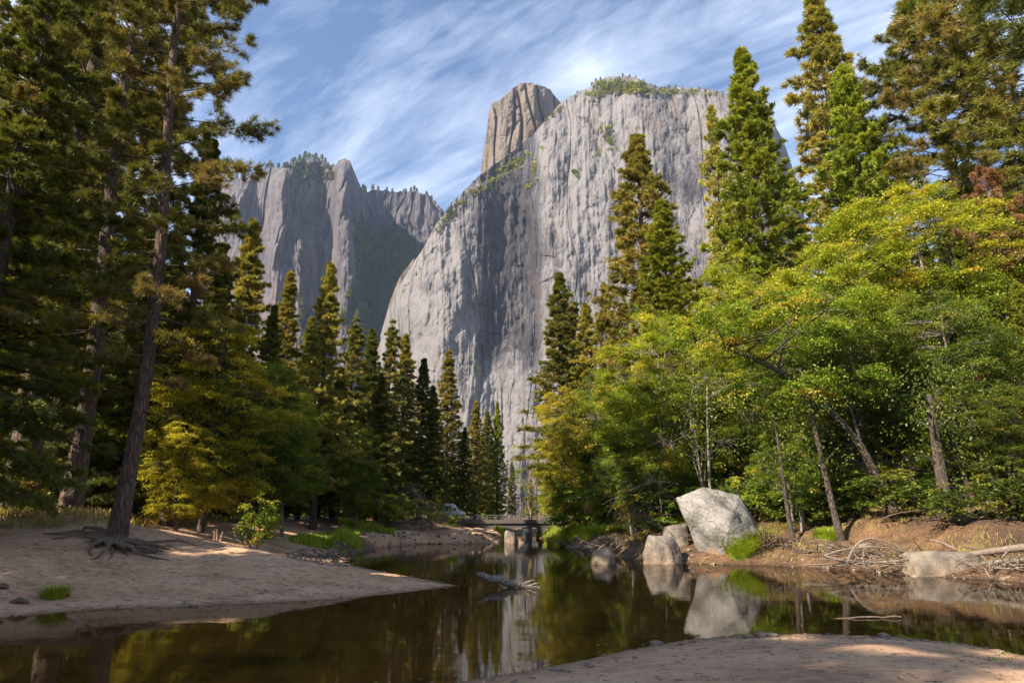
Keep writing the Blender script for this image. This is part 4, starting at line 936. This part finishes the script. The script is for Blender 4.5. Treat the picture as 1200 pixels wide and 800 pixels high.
def litter():
    mb = MB(); r_ = np.random.default_rng(6)
    K = 16000; d = 7.6+r_.uniform(size=K)**1.5*34; px = r_.uniform(-20, 1230, K); x = (px-600)/FOC*d*cP; S = shore_dist(x, d); ok = (S > .04) & ((d > 12) | (r_.uniform(size=K) < .2))
    x = x[ok][:6500]; d = d[ok][:6500]; G = ground_z(x, d); n = len(x)
    a = r_.uniform(0, 6.28, n); l = (r_.uniform(.012, .04, n)*(1+d/12))[:, None]; w = (r_.uniform(.0015, .004, n)*(1+d/8))[:, None]
    c = np.stack([np.cos(a), np.sin(a), 0*a], 1); q = np.stack([-c[:, 1], c[:, 0], 0*a], 1); P = np.stack([x, d, G+.014], 1); u_ = np.array([0, 0, .006])
    V = np.stack([P-c*l-q*w, P+c*l-q*w, P+c*l+q*w+u_, P-c*l+q*w+u_], 1).reshape(-1, 3); i = np.arange(n)*4
    mb.add(V, np.stack([i, i+1, i+2, i+3], 1))
    mb.obj('twig_litter', M['root'], kind='stuff', label='fallen twigs and pine needles strewn over the sand')
litter()

# ------------------------------------------------------------------ grass
def grass_clump(x, y, r, h, n, label, mat='grass', seed=0, w=.02, group='grass clumps by the water', z=None):
    r_ = np.random.default_rng(seed); a = r_.uniform(0, 6.28, n); q = np.sqrt(r_.uniform(0, 1, n))*r
    bx_ = np.cos(a)*q; by_ = np.sin(a)*q; g0 = gz(x, y) if z is None else z
    bz = np.maximum(ground_z(x+bx_, y+by_), -.05)-g0 if z is None else 0*bx_
    o = np.stack([np.cos(a), np.sin(a), 0*a], 1)*(.25+q/r*.9)[:, None]+r_.normal(size=(n, 3))*.22; o[:, 2] = 0
    hh = h*r_.uniform(.6, 1.1, n)*(1-.35*(q/r)**2)
    s = np.array([0, .35, .7, 1.])
    side = nrm(np.cross(o+1e-3, np.array([0, 0, 1.])))
    P = []
    for t in s:
        c = np.stack([bx_, by_, bz], 1)+o*(hh*t**1.8*.75)[:, None]+np.array([0, 0, 1.])*(hh*(t-.38*t**2.6))[:, None]
        ww = w*(1-t*.85)
        P.append(c-side*ww/2); P.append(c+side*ww/2)
    V = np.stack(P, 1).reshape(-1, 3); i = np.arange(n)*8
    F = np.concatenate([np.stack([i+2*k, i+2*k+1, i+2*k+3, i+2*k+2], 1) for k in range(3)])
    mb = MB(); mb.add(V, F, np.tile(np.clip(r_.normal(.5, .2, n), 0, 1), 3))
    return mb.obj('grass_clump', M[mat], label=label, cat='grass clump', group=group, loc=(x, y, g0))
def gc(px, py, d, *a, **k):
    x = x_for(px, d, .3); return grass_clump(x, d, *a, **k)
gc(868, 655, 33.3, .75, 1.25, 1500, 'bright green grass clump right of the big pale boulder', seed=1, w=.03)
gc(886, 655, 33.8, .7, 1.35, 1100, 'taller grass clump behind the bright one by the boulder', seed=2, w=.03)
gc(920, 645, 35.5, .8, .6, 700, 'yellow green grass on the slope right of the root snag', 'drygrass', seed=3, w=.03)
gc(972, 640, 33, .6, .7, 600, 'dull green grass under the bent trunk', seed=4, w=.03)
gc(660, 635, 58, 1.3, 1.5, 900, 'sunlit yellow green grass clump nearest the bridge', seed=5, w=.06)
gc(678, 636, 56, 1.6, 1.4, 1100, 'round grass clump between the bridge and the dry brush', seed=6, w=.06)
gc(703, 640, 51, 1.3, 1.3, 900, 'darker grass clump above the dry brush', seed=7, w=.05)
gc(722, 640, 50, .9, 1.2, 600, 'grass clump right of the dry brush', seed=8, w=.05)
x_, y_ = on_water(14, 718); grass_clump(x_, y_+1.4, .3, .5, 420, 'small dark green tuft alone on the left sand', 'cedar', seed=9, w=.018)
x_, y_ = on_water(520, 797); grass_clump(x_+.2, y_+.25, .05, .12, 40, 'tiny green sprig at the near water edge', seed=10, w=.008)
def meadow(name, cond, n, h, w, label, mat, seed, xr, yr):
    r_ = np.random.default_rng(seed); mb = MB(); X = r_.uniform(xr[0], xr[1], n*6); Y = r_.uniform(yr[0], yr[1], n*6)
    ok = cond(X, Y, shore_dist(X, Y)); X = X[ok][:n]; Y = Y[ok][:n]; Z = ground_z(X, Y)
    P = np.stack([X, Y, Z], 1); blades(mb, P, np.tile([[0, 0, 1.]], (len(P), 1)), 3, h, w, .45, np.clip(r_.normal(.5, .25, len(P))+.5*perlin(X*.5, Y*.5), 0, 1), r_, .4)
    mb.obj(name, M[mat], kind='stuff', label=label)
pxf = lambda X, Y: 600+FOC*X/(Y*cP)
meadow('bank_grass', lambda X, Y, S: (S > .0) & (S < 4.5) & (Y > 41) & (pxf(X, Y) > 342) & (pxf(X, Y) < 425) & (perlin(X*.25, Y*.25, 4) > -.25), 3600, .32, .035, 'green grass on the low bank behind the sand bar', 'grass', 1, (-18, -6), (36, 58))
meadow('slope_grass', lambda X, Y, S: (S > .4) & (S < 10) & (perlin(X*.3, Y*.3, 1) > .0), 5200, .2, .022, 'dry straw and green grass on the right bank slope', 'drygrass', 2, (6, 32), (24, 48))
meadow('far_grass', lambda X, Y, S: (S > .1) & (S < 7) & (perlin(X*.2, Y*.2, 2) > -.05) & ((pxf(X, Y) < 462) | (pxf(X, Y) > 580)), 5000, .5, .06, 'low grass along the far bank below the firs', 'grass', 3, (-20, 8), (58, 84))
meadow('crest_grass', lambda X, Y, S: (S > 9) & (S < 14) & (pxf(X, Y) < 350), 4200, .35, .03, 'pale dry grass where the sand meets the left woods', 'drygrass', 4, (-26, -6), (20, 48))
meadow('near_grass', lambda X, Y, S: (S > .05) & (S < 1.6) & (perlin(X*1.3, Y*1.3, 6) > .12) & (X > 6), 380, .035, .008, 'sparse short grass at the right end of the near sand', 'grass', 5, (4.6, 12), (8.2, 13.5))

# ------------------------------------------------------------------ wood in and by the water
def curve(a, b, bend, n=9):
    a = np.array(a, float); b = np.array(b, float); m = (a+b)/2+np.array(bend, float); s = np.linspace(0, 1, n)[:, None]
    return (1-s)**2*a+2*s*(1-s)*m+s*s*b
def px_pt(px, py, d): return np.array(at(px, py, d))
def log_thing(name, label, paths, mat, cat='log', group=None, sides=8):
    base = np.array(paths[0][0][0], float); o = link(name, None, label=label, cat=cat, group=group, loc=tuple(base))
    for i, (P, R) in enumerate(paths):
        mb = MB(); P = np.array(P)-base; r_ = np.random.default_rng(i+len(P)); P = P+r_.normal(size=P.shape)*.012
        tube(mb, P, R, sides if i == 0 else 5); mb.obj('trunk' if i == 0 else 'branch', M[mat], o, True)
    return o
# drifting log in mid river
d0 = 27.0
def wl(px, py): x, y = on_water(px, py); return x, y
A = np.array([*wl(559, 688), .36]); B = np.array([*wl(604, 688), .10]); C_ = np.array([*wl(632, 688), -.02])
mb = MB()
s = np.linspace(0, 1, 22)
P = np.stack([np.interp(s, [0, .6, 1], [A[i], B[i], C_[i]]) for i in range(3)], 1); P[:, 2] += .03*np.sin(s*22)
P -= A
lo = link('driftwood_log', None, label='weathered log floating in the middle of the river', cat='log', loc=tuple(A))
tube(mb, P, (.05+.075*np.sin(np.clip(s*1.15+.02, 0, 1)*np.pi)**.7)*(1+.22*perlin(s*9, 3.)), 10); mb.obj('trunk', M['barkg'], lo, True)
for i, (t, l, dz) in enumerate([(.72, .35, .16), (.84, .3, .12), (.55, .4, -.05)]):
    q = P[int(t*21)]; mb = MB(); tube(mb, curve(q, q+np.array([l, -.1, dz]), (0, 0, .04), 5), [.04, .035, .03, .02, .01], 5); mb.obj('branch', M['drift'], lo, True)
# floating stick in shadow
a = np.array([*wl(975, 724.5), .0]); b = np.array([*wl(1056, 724), .015]); log_thing('floating_stick', 'thin dark stick floating flat near the sand at the right', [(curve(a, b, (0, .02, .01)), .018)], 'root', 'stick')
# fallen trunks on the right
log_thing('fallen_log', 'long pale fallen trunk running out of the right edge from the slab rock', [(curve(px_pt(1088, 657, 26.8), px_pt(1245, 636, 25.6), (0, 0, .05)), np.linspace(.07, .17, 9)),
    (curve(px_pt(1150, 650, 26.2), px_pt(1162, 664, 25.9), (.1, 0, -.1), 5), [.035, .03, .02, .015, .01]), (curve(px_pt(1180, 646, 26), px_pt(1168, 660, 25.8), (-.1, 0, -.1), 5), [.035, .03, .02, .015, .01])], 'drift', group='fallen trunks at the right edge')
log_thing('fallen_log', 'grey fallen trunk lying highest behind the pale one', [(curve(px_pt(1150, 645, 28.5), px_pt(1250, 626, 27.5), (0, 0, .08)), np.linspace(.06, .16, 9))], 'barkg', group='fallen trunks at the right edge')
log_thing('fallen_log', 'dark fallen trunk low at the water at the right edge', [(curve(px_pt(1138, 661, 26.0), px_pt(1245, 657, 24.5), (0, 0, .1)), np.linspace(.05, .13, 9)),
    (curve(px_pt(1160, 662, 25.8), px_pt(1150, 672, 25.6), (-.1, 0, .1), 5), [.03, .03, .02, .015, .01]), (curve(px_pt(1190, 660, 25.6), px_pt(1180, 676, 25.2), (-.1, 0, .1), 5), [.03, .03, .02, .015, .01])], 'barkg', group='fallen trunks at the right edge')
log_thing('fallen_branch', 'thin branch slanting into the water beside the slab rock', [(curve(px_pt(1132, 640, 27), px_pt(1172, 655, 26.2), (0, 0, .1)), np.linspace(.045, .02, 9))], 'root', 'branch', group='fallen trunks at the right edge')
log_thing('fallen_branch', 'crooked branch poking up behind the slab rock', [(curve(px_pt(1090, 632, 28.5), px_pt(1120, 644, 28), (0, 0, .12)), np.linspace(.03, .06, 9))], 'drift', 'branch', group='fallen trunks at the right edge')
# branch pile
def pile():
    o = link('brush_pile', None, label='bleached dead treetop sprawled in the water left of the slab rock', cat='dead branches', loc=(x_for(1020, 27, .2), 27., 0))
    base = np.array(o.location); r_ = np.random.default_rng(12)
    def br(P, R, name='branch'):
        mb = MB(); tube(mb, np.array(P)-base, R, 5); mb.obj(name, M['drift'], o, True)
    br(curve(px_pt(1088, 655, 26.6), px_pt(965, 664, 27.3), (0, 0, .05), 12), np.linspace(.06, .02, 12), 'trunk')
    for a, b, bend, d, r in [((992, 662), (1060, 645), (-.5, 0, 1.35), 27.0, .035), ((966, 651), (1006, 642), (.1, 0, .15), 27.4, .03), ((1004, 642), (1066, 648), (0, 0, .25), 27.3, .026), ((968, 652), (1010, 664), (0, 0, .05), 26.9, .035), ((992, 664), (988, 655), (0, 0, .03), 26.8, .03),
                             ((940, 662), (1010, 660), (0, 0, .03), 27.1, .02), ((1066, 662), (960, 655), (0, 0, .06), 26.8, .026), ((1010, 652), (1012, 666), (.1, 0, 0), 26.7, .02), ((1020, 649), (1030, 668), (.1, 0, 0), 26.7, .022)]:
        br(curve(px_pt(*a, d), px_pt(*b, d-.2), bend, 10), np.linspace(r*1.5, r*.8, 10))
    for i in range(46):
        px = r_.uniform(1000, 1068); py = r_.uniform(650, 664); d = r_.uniform(26.4, 27.4); a = px_pt(px, py, d); l = r_.uniform(.25, .8); th = r_.uniform(0, 6.28)
        b = a+np.array([math.cos(th)*l, r_.normal()*.2, abs(math.sin(th))*l*.6-.12]); br(curve(a, b, r_.normal(size=3)*.1, 5), np.linspace(.024, .009, 5))
pile()
def brush(px, py, d, w, n, label, mat='drift', seed=1, h=.5, name='dry_brush', cat='dead branches'):
    x = x_for(px, d, .3); o = link(name, None, label=label, cat=cat, loc=(x, d, max(gz(x, d), 0))); r_ = np.random.default_rng(seed)
    for i in range(n):
        a = np.array([r_.normal()*w*.5, r_.normal()*.4, r_.uniform(0, h*.4)]); b = a+np.array([r_.normal()*w*.4, r_.normal()*.3-.2, r_.uniform(-.2, h)])
        mb = MB(); tube(mb, curve(a, b, r_.normal(size=3)*.15, 5), np.linspace(.03, .01, 5), 4); mb.obj('branch', M[mat], o, True)
brush(728, 652, 41, 1.7, 90, 'tangle of grey dead twigs at the waterline left of the boulders', seed=2, h=.8)
brush(899, 652, 32.9, .55, 70, 'dark root snag right of the bright grass clump', 'root', 3, .9, 'root_snag', 'roots')
brush(932, 660, 33, 1.4, 60, 'dark fallen twigs along the waterline under the slope', 'root', 4, .35)
brush(665, 640, 55, 1.2, 40, 'dry twigs below the round grass clump near the bridge', seed=5, h=.5)
brush(382, 655, 36.5, 1.5, 60, 'dark driftwood debris at the foot of the grassy bank', 'root', 6, .3)
brush(1020, 650, 29, 2.2, 90, 'dark root tangle on the bank above the bleached treetop', 'root', 9, .5, 'root_tangle', 'roots')
brush(1150, 640, 30, 2.4, 70, 'brown fallen twigs below the thick shaded trunk', 'root', 10, .4)
brush(850, 655, 34.5, 2.0, 60, 'dark twigs lodged at the foot of the big boulder', 'root', 11, .3)
brush(1185, 665, 25, 1.3, 60, 'tangle of twigs in the water at the right edge', 'drift', 7, .5)
brush(470, 622, 66, 3.0, 50, 'dead branches below the firs on the far bank', 'root', 8, .6)
# exposed roots of the bare-rooted pine
def roots(x, y, label, spread, n, seed, name='exposed_roots', right=True):
    o = link(name, None, label=label, cat='roots', loc=(x, y, gz(x, y))); r_ = np.random.default_rng(seed); g0 = gz(x, y)
    for i in range(8):
        a = i*.8+.3; s = np.linspace(0, 1, 9); l = r_.uniform(.5, .95)
        px_ = np.cos(a)*l*s-.2*(right*1.); py_ = np.sin(a)*l*s*.8+.15; pz = ground_z(x+px_, y+py_)-g0+.34*(1-s)**2.2-.03
        mb = MB(); tube(mb, np.stack([px_, py_, pz], 1), .15*(1-s)**.9+.03, 7); mb.obj('root', M['bark'], o, True)
    for i in range(n):
        a = r_.uniform(-1.5, .5) if i % 4 else r_.uniform(-3.4, -2.4); l = spread*r_.uniform(.5, 1.15); s = np.linspace(0, 1, 12)
        o1 = r_.normal(size=2)*.35; px_ = o1[0]*np.minimum(1, s*3)+np.cos(a)*l*s+np.sin(s*9+i)*.13*s+np.sin(s*21+i)*.03; py_ = o1[1]*np.minimum(1, s*3)+np.sin(a)*l*s*.75+np.cos(s*8+i*2)*.12*s
        pz = ground_z(x+px_, y+py_)-g0+.22*np.sin(np.pi*np.clip(s*1.1, 0, 1))*r_.uniform(.1, .8)+.005+.1*(1-s)
        mb = MB(); tube(mb, np.stack([px_, py_, pz], 1), (.07*(1-s)**.8+.014)*r_.uniform(.7, 1.2), 6); mb.obj('root', M['root'], o, True)
x_ = x_for(139, 22.5, 2.0); roots(x_+.2, 22.3, 'tangled bare roots spreading over the sand below the pine', 1.9, 26, 3)
# autumn leaves floating near the banks
r_ = np.random.default_rng(44); X = r_.uniform(-14, 22, 9000); Y = r_.uniform(7.5, 36, 9000); S = shore_dist(X, Y); ok = (S < -.05) & (S > -1.6) & (r_.uniform(size=9000) < .35*np.exp(S*1.3)); X = X[ok][:420]; Y = Y[ok][:420]; n = len(X)
a = r_.uniform(0, 6.28, n); l = r_.uniform(.02, .045, n)[:, None]; c = np.stack([np.cos(a), np.sin(a), 0*a], 1)*l; q = np.stack([-c[:, 1], c[:, 0], 0*a], 1)*.6; P = np.stack([X, Y, 0*X+.006], 1)
mb = MB(); i = np.arange(n)*4; mb.add(np.stack([P-c, P+q, P+c, P-q], 1).reshape(-1, 3), np.stack([i, i+1, i+2, i+3], 1), r_.uniform(.2, 1, n)); mb.obj('floating_leaves', M['yellow'], kind='stuff', label='fallen yellow leaves floating near the banks')
# stumps
def stump(px, py, d, h, label, seed):
    z0 = 0; x = x_for(px, d, 1.6); o = link('stump', None, label=label, cat='stump', group='small stumps on the sand', loc=(x, d, gz(x, d))); r_ = np.random.default_rng(seed)
    for i in range(3):
        mb = MB(); a = r_.uniform(-.5, .5); tube(mb, curve((i*.12-.12, 0, -.1), (i*.22-.2+a*.3, 0, h*r_.uniform(.6, 1)), (0, 0, .05), 6), np.linspace(.1, .035, 6), 7); mb.obj('stem', M['root'], o, True)
stump(257, 620, 32, .55, 'forked low stump at the crest of the sand', 1); stump(290, 630, 33, .65, 'dark stump beside the bushy little tree', 2)
for i, (px, d, l, lb) in enumerate([(30, 16.6, .5, 'dark chunk of bark lying on the left sand'), (8, 17.6, .35, 'small bark chip near the left edge of the sand')]):
    x = x_for(px, d, .9); g = gz(x, d)+.03; log_thing('bark_chunk', lb, [(curve((x-l/2, d, g), (x+l/2, d, g), (0, 0, .08), 7), [.02, .05, .07, .07, .06, .04, .02])], 'root', 'bark')

# ------------------------------------------------------------------ bridge and vehicle
def box(mb, x0, x1, y0, y1, z0, z1):
    V = [(x, y, z) for z in (z0, z1) for y in (y0, y1) for x in (x0, x1)]
    mb.add(V, [[0, 2, 3, 1], [4, 5, 7, 6], [0, 1, 5, 4], [2, 6, 7, 3], [0, 4, 6, 2], [1, 3, 7, 5]])
bd_ = 80.; X0 = x_for(530, bd_, 2); X1 = x_for(690, bd_, 2)
br = link('bridge', None, label='low dark road bridge with a railing spanning the river', cat='bridge', loc=((X0+X1)/2, bd_, 0)); hw = (X1-X0)/2
mb = MB(); box(mb, -hw, hw, -2.2, 2.2, 1.55, 1.95); mb.obj('deck', M['concrete'], br)
mb = MB(); box(mb, -hw, hw, -2.0, -1.6, 1.1, 1.545); box(mb, -hw, hw, 1.6, 2.0, 1.1, 1.545); mb.obj('girder', M['steel'], br)
pxp = x_for(617, bd_, 1)-(X0+X1)/2; mb = MB(); box(mb, pxp-.45, pxp+.45, -1.9, 2.1, -1, 1.095); mb.obj('pier', M['steel'], br)
for y in (-2.05, 2.05):
    mb = MB(); box(mb, -hw, hw, y-.05, y+.05, 2.38, 2.46); box(mb, -hw, hw, y-.04, y+.04, 2.15, 2.21)
    for i in range(17):
        x = -hw+.3+i*(2*hw-.6)/16; box(mb, x-.05, x+.05, y-.048, y+.048, 1.955, 2.375)
    mb.obj('railing', M['steel'], br)
for s_ in (-1, 1):
    xa = x_for(566 if s_ < 0 else 650, bd_, 1)-(X0+X1)/2
    mb = MB(); box(mb, xa-1.8, xa+1.8, -2.0, 2.3, -1, 1.09); mb.obj('abutment', M['concrete'], br)
# small white van glimpsed on the road
vx, vy = x_for(522, 84, 2.5), 84.
van = link('van', None, label='white van parked on the road among the firs left of the bridge', cat='van', loc=(vx, vy, gz(vx, vy)+.05))
bm = bmesh.new(); prof = [(-2.3, .45), (2.2, .45), (2.35, .9), (2.25, 1.25), (1.55, 1.45), (1.0, 2.15), (-2.2, 2.2), (-2.35, 1.2)]
f = bm.faces.new([bm.verts.new((x, -.9, z)) for x, z in prof]); g = bmesh.ops.extrude_face_region(bm, geom=[f])
bmesh.ops.translate(bm, vec=(0, 1.8, 0), verts=[v for v in g['geom'] if isinstance(v, bmesh.types.BMVert)]); bmesh.ops.recalc_face_normals(bm, faces=bm.faces)
bmesh.ops.bevel(bm, geom=bm.edges[:], offset=.07, segments=2, affect='EDGES'); me = bpy.data.meshes.new('body'); bm.to_mesh(me); bm.free(); me.materials.append(M['white']); link('body', me, van)
for x in (-1.5, 1.5):
    for y in (-.92, .92):
        mb = MB(); a = np.linspace(0, 2*np.pi, 17)[:-1]; tube(mb, [(x, y-.1, .38), (x, y+.1, .38)], [.36, .36], 16); mb.obj('wheel', M['tyre'], van)
for x0, x1 in ((.95, 1.35), (-.2, .8), (-1.6, -.4)):
    mb = MB(); box(mb, x0, x1, -.925, -.91, 1.35, 1.9 if x1 < 1 else 1.65); mb.obj('window', M['glass'], van)

# ------------------------------------------------------------------ haze
def haze():
    mb = MB(); box(mb, -3400, 3400, -60, 4300, -6, 1700)
    m, nt, out = newmat('valley_haze'); p = N(nt, 'VolumePrincipled'); p.inputs['Color'].default_value = (.58, .74, 1.0, 1); p.inputs['Density'].default_value = .00005
    p.inputs['Anisotropy'].default_value = .2; L(nt, p.outputs[0], out.inputs['Volume'])
    o = mb.obj('haze', m, kind='stuff', label='thin bluish air in the valley')
haze()

# ------------------------------------------------------------------ sky, sun, camera
SUN_AZ, SUN_EL = 52, 37           # degrees left of straight behind the camera, height
sv = Vector((-math.sin(math.radians(SUN_AZ))*math.cos(math.radians(SUN_EL)), -math.cos(math.radians(SUN_AZ))*math.cos(math.radians(SUN_EL)), math.sin(math.radians(SUN_EL))))
ld = bpy.data.lights.new('sun', 'SUN'); ld.energy = 4.2; ld.angle = math.radians(.5); ld.color = (1, .87, .70)
lo_ = bpy.data.objects.new('sun', ld); COL.objects.link(lo_); lo_.rotation_euler = sv.to_track_quat('Z', 'Y').to_euler(); lo_.location = (0, 0, 50)
w = bpy.data.worlds.new('World'); sc.world = w; w.use_nodes = True; nt = w.node_tree; nt.nodes.clear()
out = nt.nodes.new('ShaderNodeOutputWorld'); bg = nt.nodes.new('ShaderNodeBackground'); L(nt, bg.outputs[0], out.inputs[0])
sky = N(nt, 'TexSky'); sky.sky_type = 'NISHITA'; sky.sun_disc = False; sky.sun_elevation = math.radians(SUN_EL); sky.sun_rotation = math.atan2(sv.x, sv.y)
sky.air_density = 1.0; sky.dust_density = .2; sky.ozone_density = 4.0; sky.altitude = 1200
tc = N(nt, 'TexCoord').outputs['Generated']; sx_ = N(nt, 'SeparateXYZ'); L(nt, tc, sx_.inputs[0])
zc = math_(nt, 'ADD', math_(nt, 'MAXIMUM', sx_.outputs[2], 0.0), .12)
cv = N(nt, 'CombineXYZ'); L(nt, math_(nt, 'DIVIDE', sx_.outputs[0], zc), cv.inputs[0]); L(nt, math_(nt, 'DIVIDE', sx_.outputs[1], zc), cv.inputs[1])
rot = N(nt, 'Mapping'); rot.inputs['Rotation'].default_value = (0, 0, math.radians(40)); L(nt, cv.outputs[0], rot.inputs[0])
c1 = noise(nt, rot.outputs[0], 1.0, 9, .62, .9, (1.1, 3.2, 1)); c2 = noise(nt, rot.outputs[0], 1.0, 4, .5, .4, (.55, 1.2, 1)); c3 = noise(nt, rot.outputs[0], 1.0, 8, .7, .6, (4., 22., 1))
cf = math_(nt, 'ADD', math_(nt, 'MULTIPLY', c1, .55), math_(nt, 'ADD', math_(nt, 'MULTIPLY', c2, .5), math_(nt, 'MULTIPLY', c3, .17)))
def plane_pt(px, py):
    a, b = ray(px, py); v = Vector((float(a), 1., float(b))).normalized(); q = max(v.z, 0)+.12; return np.array([v.x/q, v.y/q])
pa, pb = plane_pt(735, 95), plane_pt(880, -15); dv = (pb-pa)/np.linalg.norm(pb-pa); nv_ = np.array([-dv[1], dv[0]])
dt = N(nt, 'VectorMath', operation='DOT_PRODUCT'); L(nt, cv.outputs[0], dt.inputs[0]); dt.inputs[1].default_value = (nv_[0], nv_[1], 0)
dd_ = math_(nt, 'ABSOLUTE', math_(nt, 'ADD', math_(nt, 'SUBTRACT', dt.outputs['Value'], float(pa@nv_)), math_(nt, 'MULTIPLY_ADD', noise(nt, cv.outputs[0], 3., 6, .7), .16, -.08)))
dl = N(nt, 'VectorMath', operation='DOT_PRODUCT'); L(nt, cv.outputs[0], dl.inputs[0]); dl.inputs[1].default_value = (dv[0], dv[1], 0)
al = math_(nt, 'MULTIPLY', math_(nt, 'SUBTRACT', dl.outputs['Value'], float(pa@dv)+.02), 3., clamp=True)
plume = math_(nt, 'MULTIPLY', math_(nt, 'SUBTRACT', 1.0, math_(nt, 'MULTIPLY', dd_, 13.), clamp=True), al)
cf = math_(nt, 'ADD', cf, math_(nt, 'MULTIPLY', plume, .15))
cl = ramp(nt, cf, [(.54, (0, 0, 0)), (.66, (.34, .34, .34)), (.82, (.9, .9, .9))])
mul = mix(nt, 1.0, sky.outputs[0], (.070, .070, .070), 'MULTIPLY')
fin = mix(nt, cl, mul, (.46, .50, .58))
L(nt, fin, bg.inputs[0]); bg.inputs[1].default_value = 1.0

cam = bpy.data.cameras.new('camera'); cam.lens = 24; cam.sensor_width = 36; cam.clip_end = 12000; cam.clip_start = .1
co = bpy.data.objects.new('camera', cam); COL.objects.link(co); co.location = (0, 0, EYE); co.rotation_euler = (math.pi/2+PITCH, 0, 0); sc.camera = co
vs = sc.view_settings; vs.view_transform = 'Standard'; vs.look = 'None'; vs.gamma = 1; vs.use_curve_mapping = False; vs.exposure = 1.65
sc.render.engine = 'CYCLES'; cy = sc.cycles
cy.use_denoising = True; cy.denoiser = 'OPENIMAGEDENOISE'; cy.max_bounces = 6; cy.diffuse_bounces = 2; cy.glossy_bounces = 2; cy.transmission_bounces = 2; cy.transparent_max_bounces = 8; cy.volume_bounces = 0
cy.caustics_reflective = False; cy.caustics_refractive = False; cy.sample_clamp_indirect = 6; cy.use_adaptive_sampling = True; cy.adaptive_threshold = .015
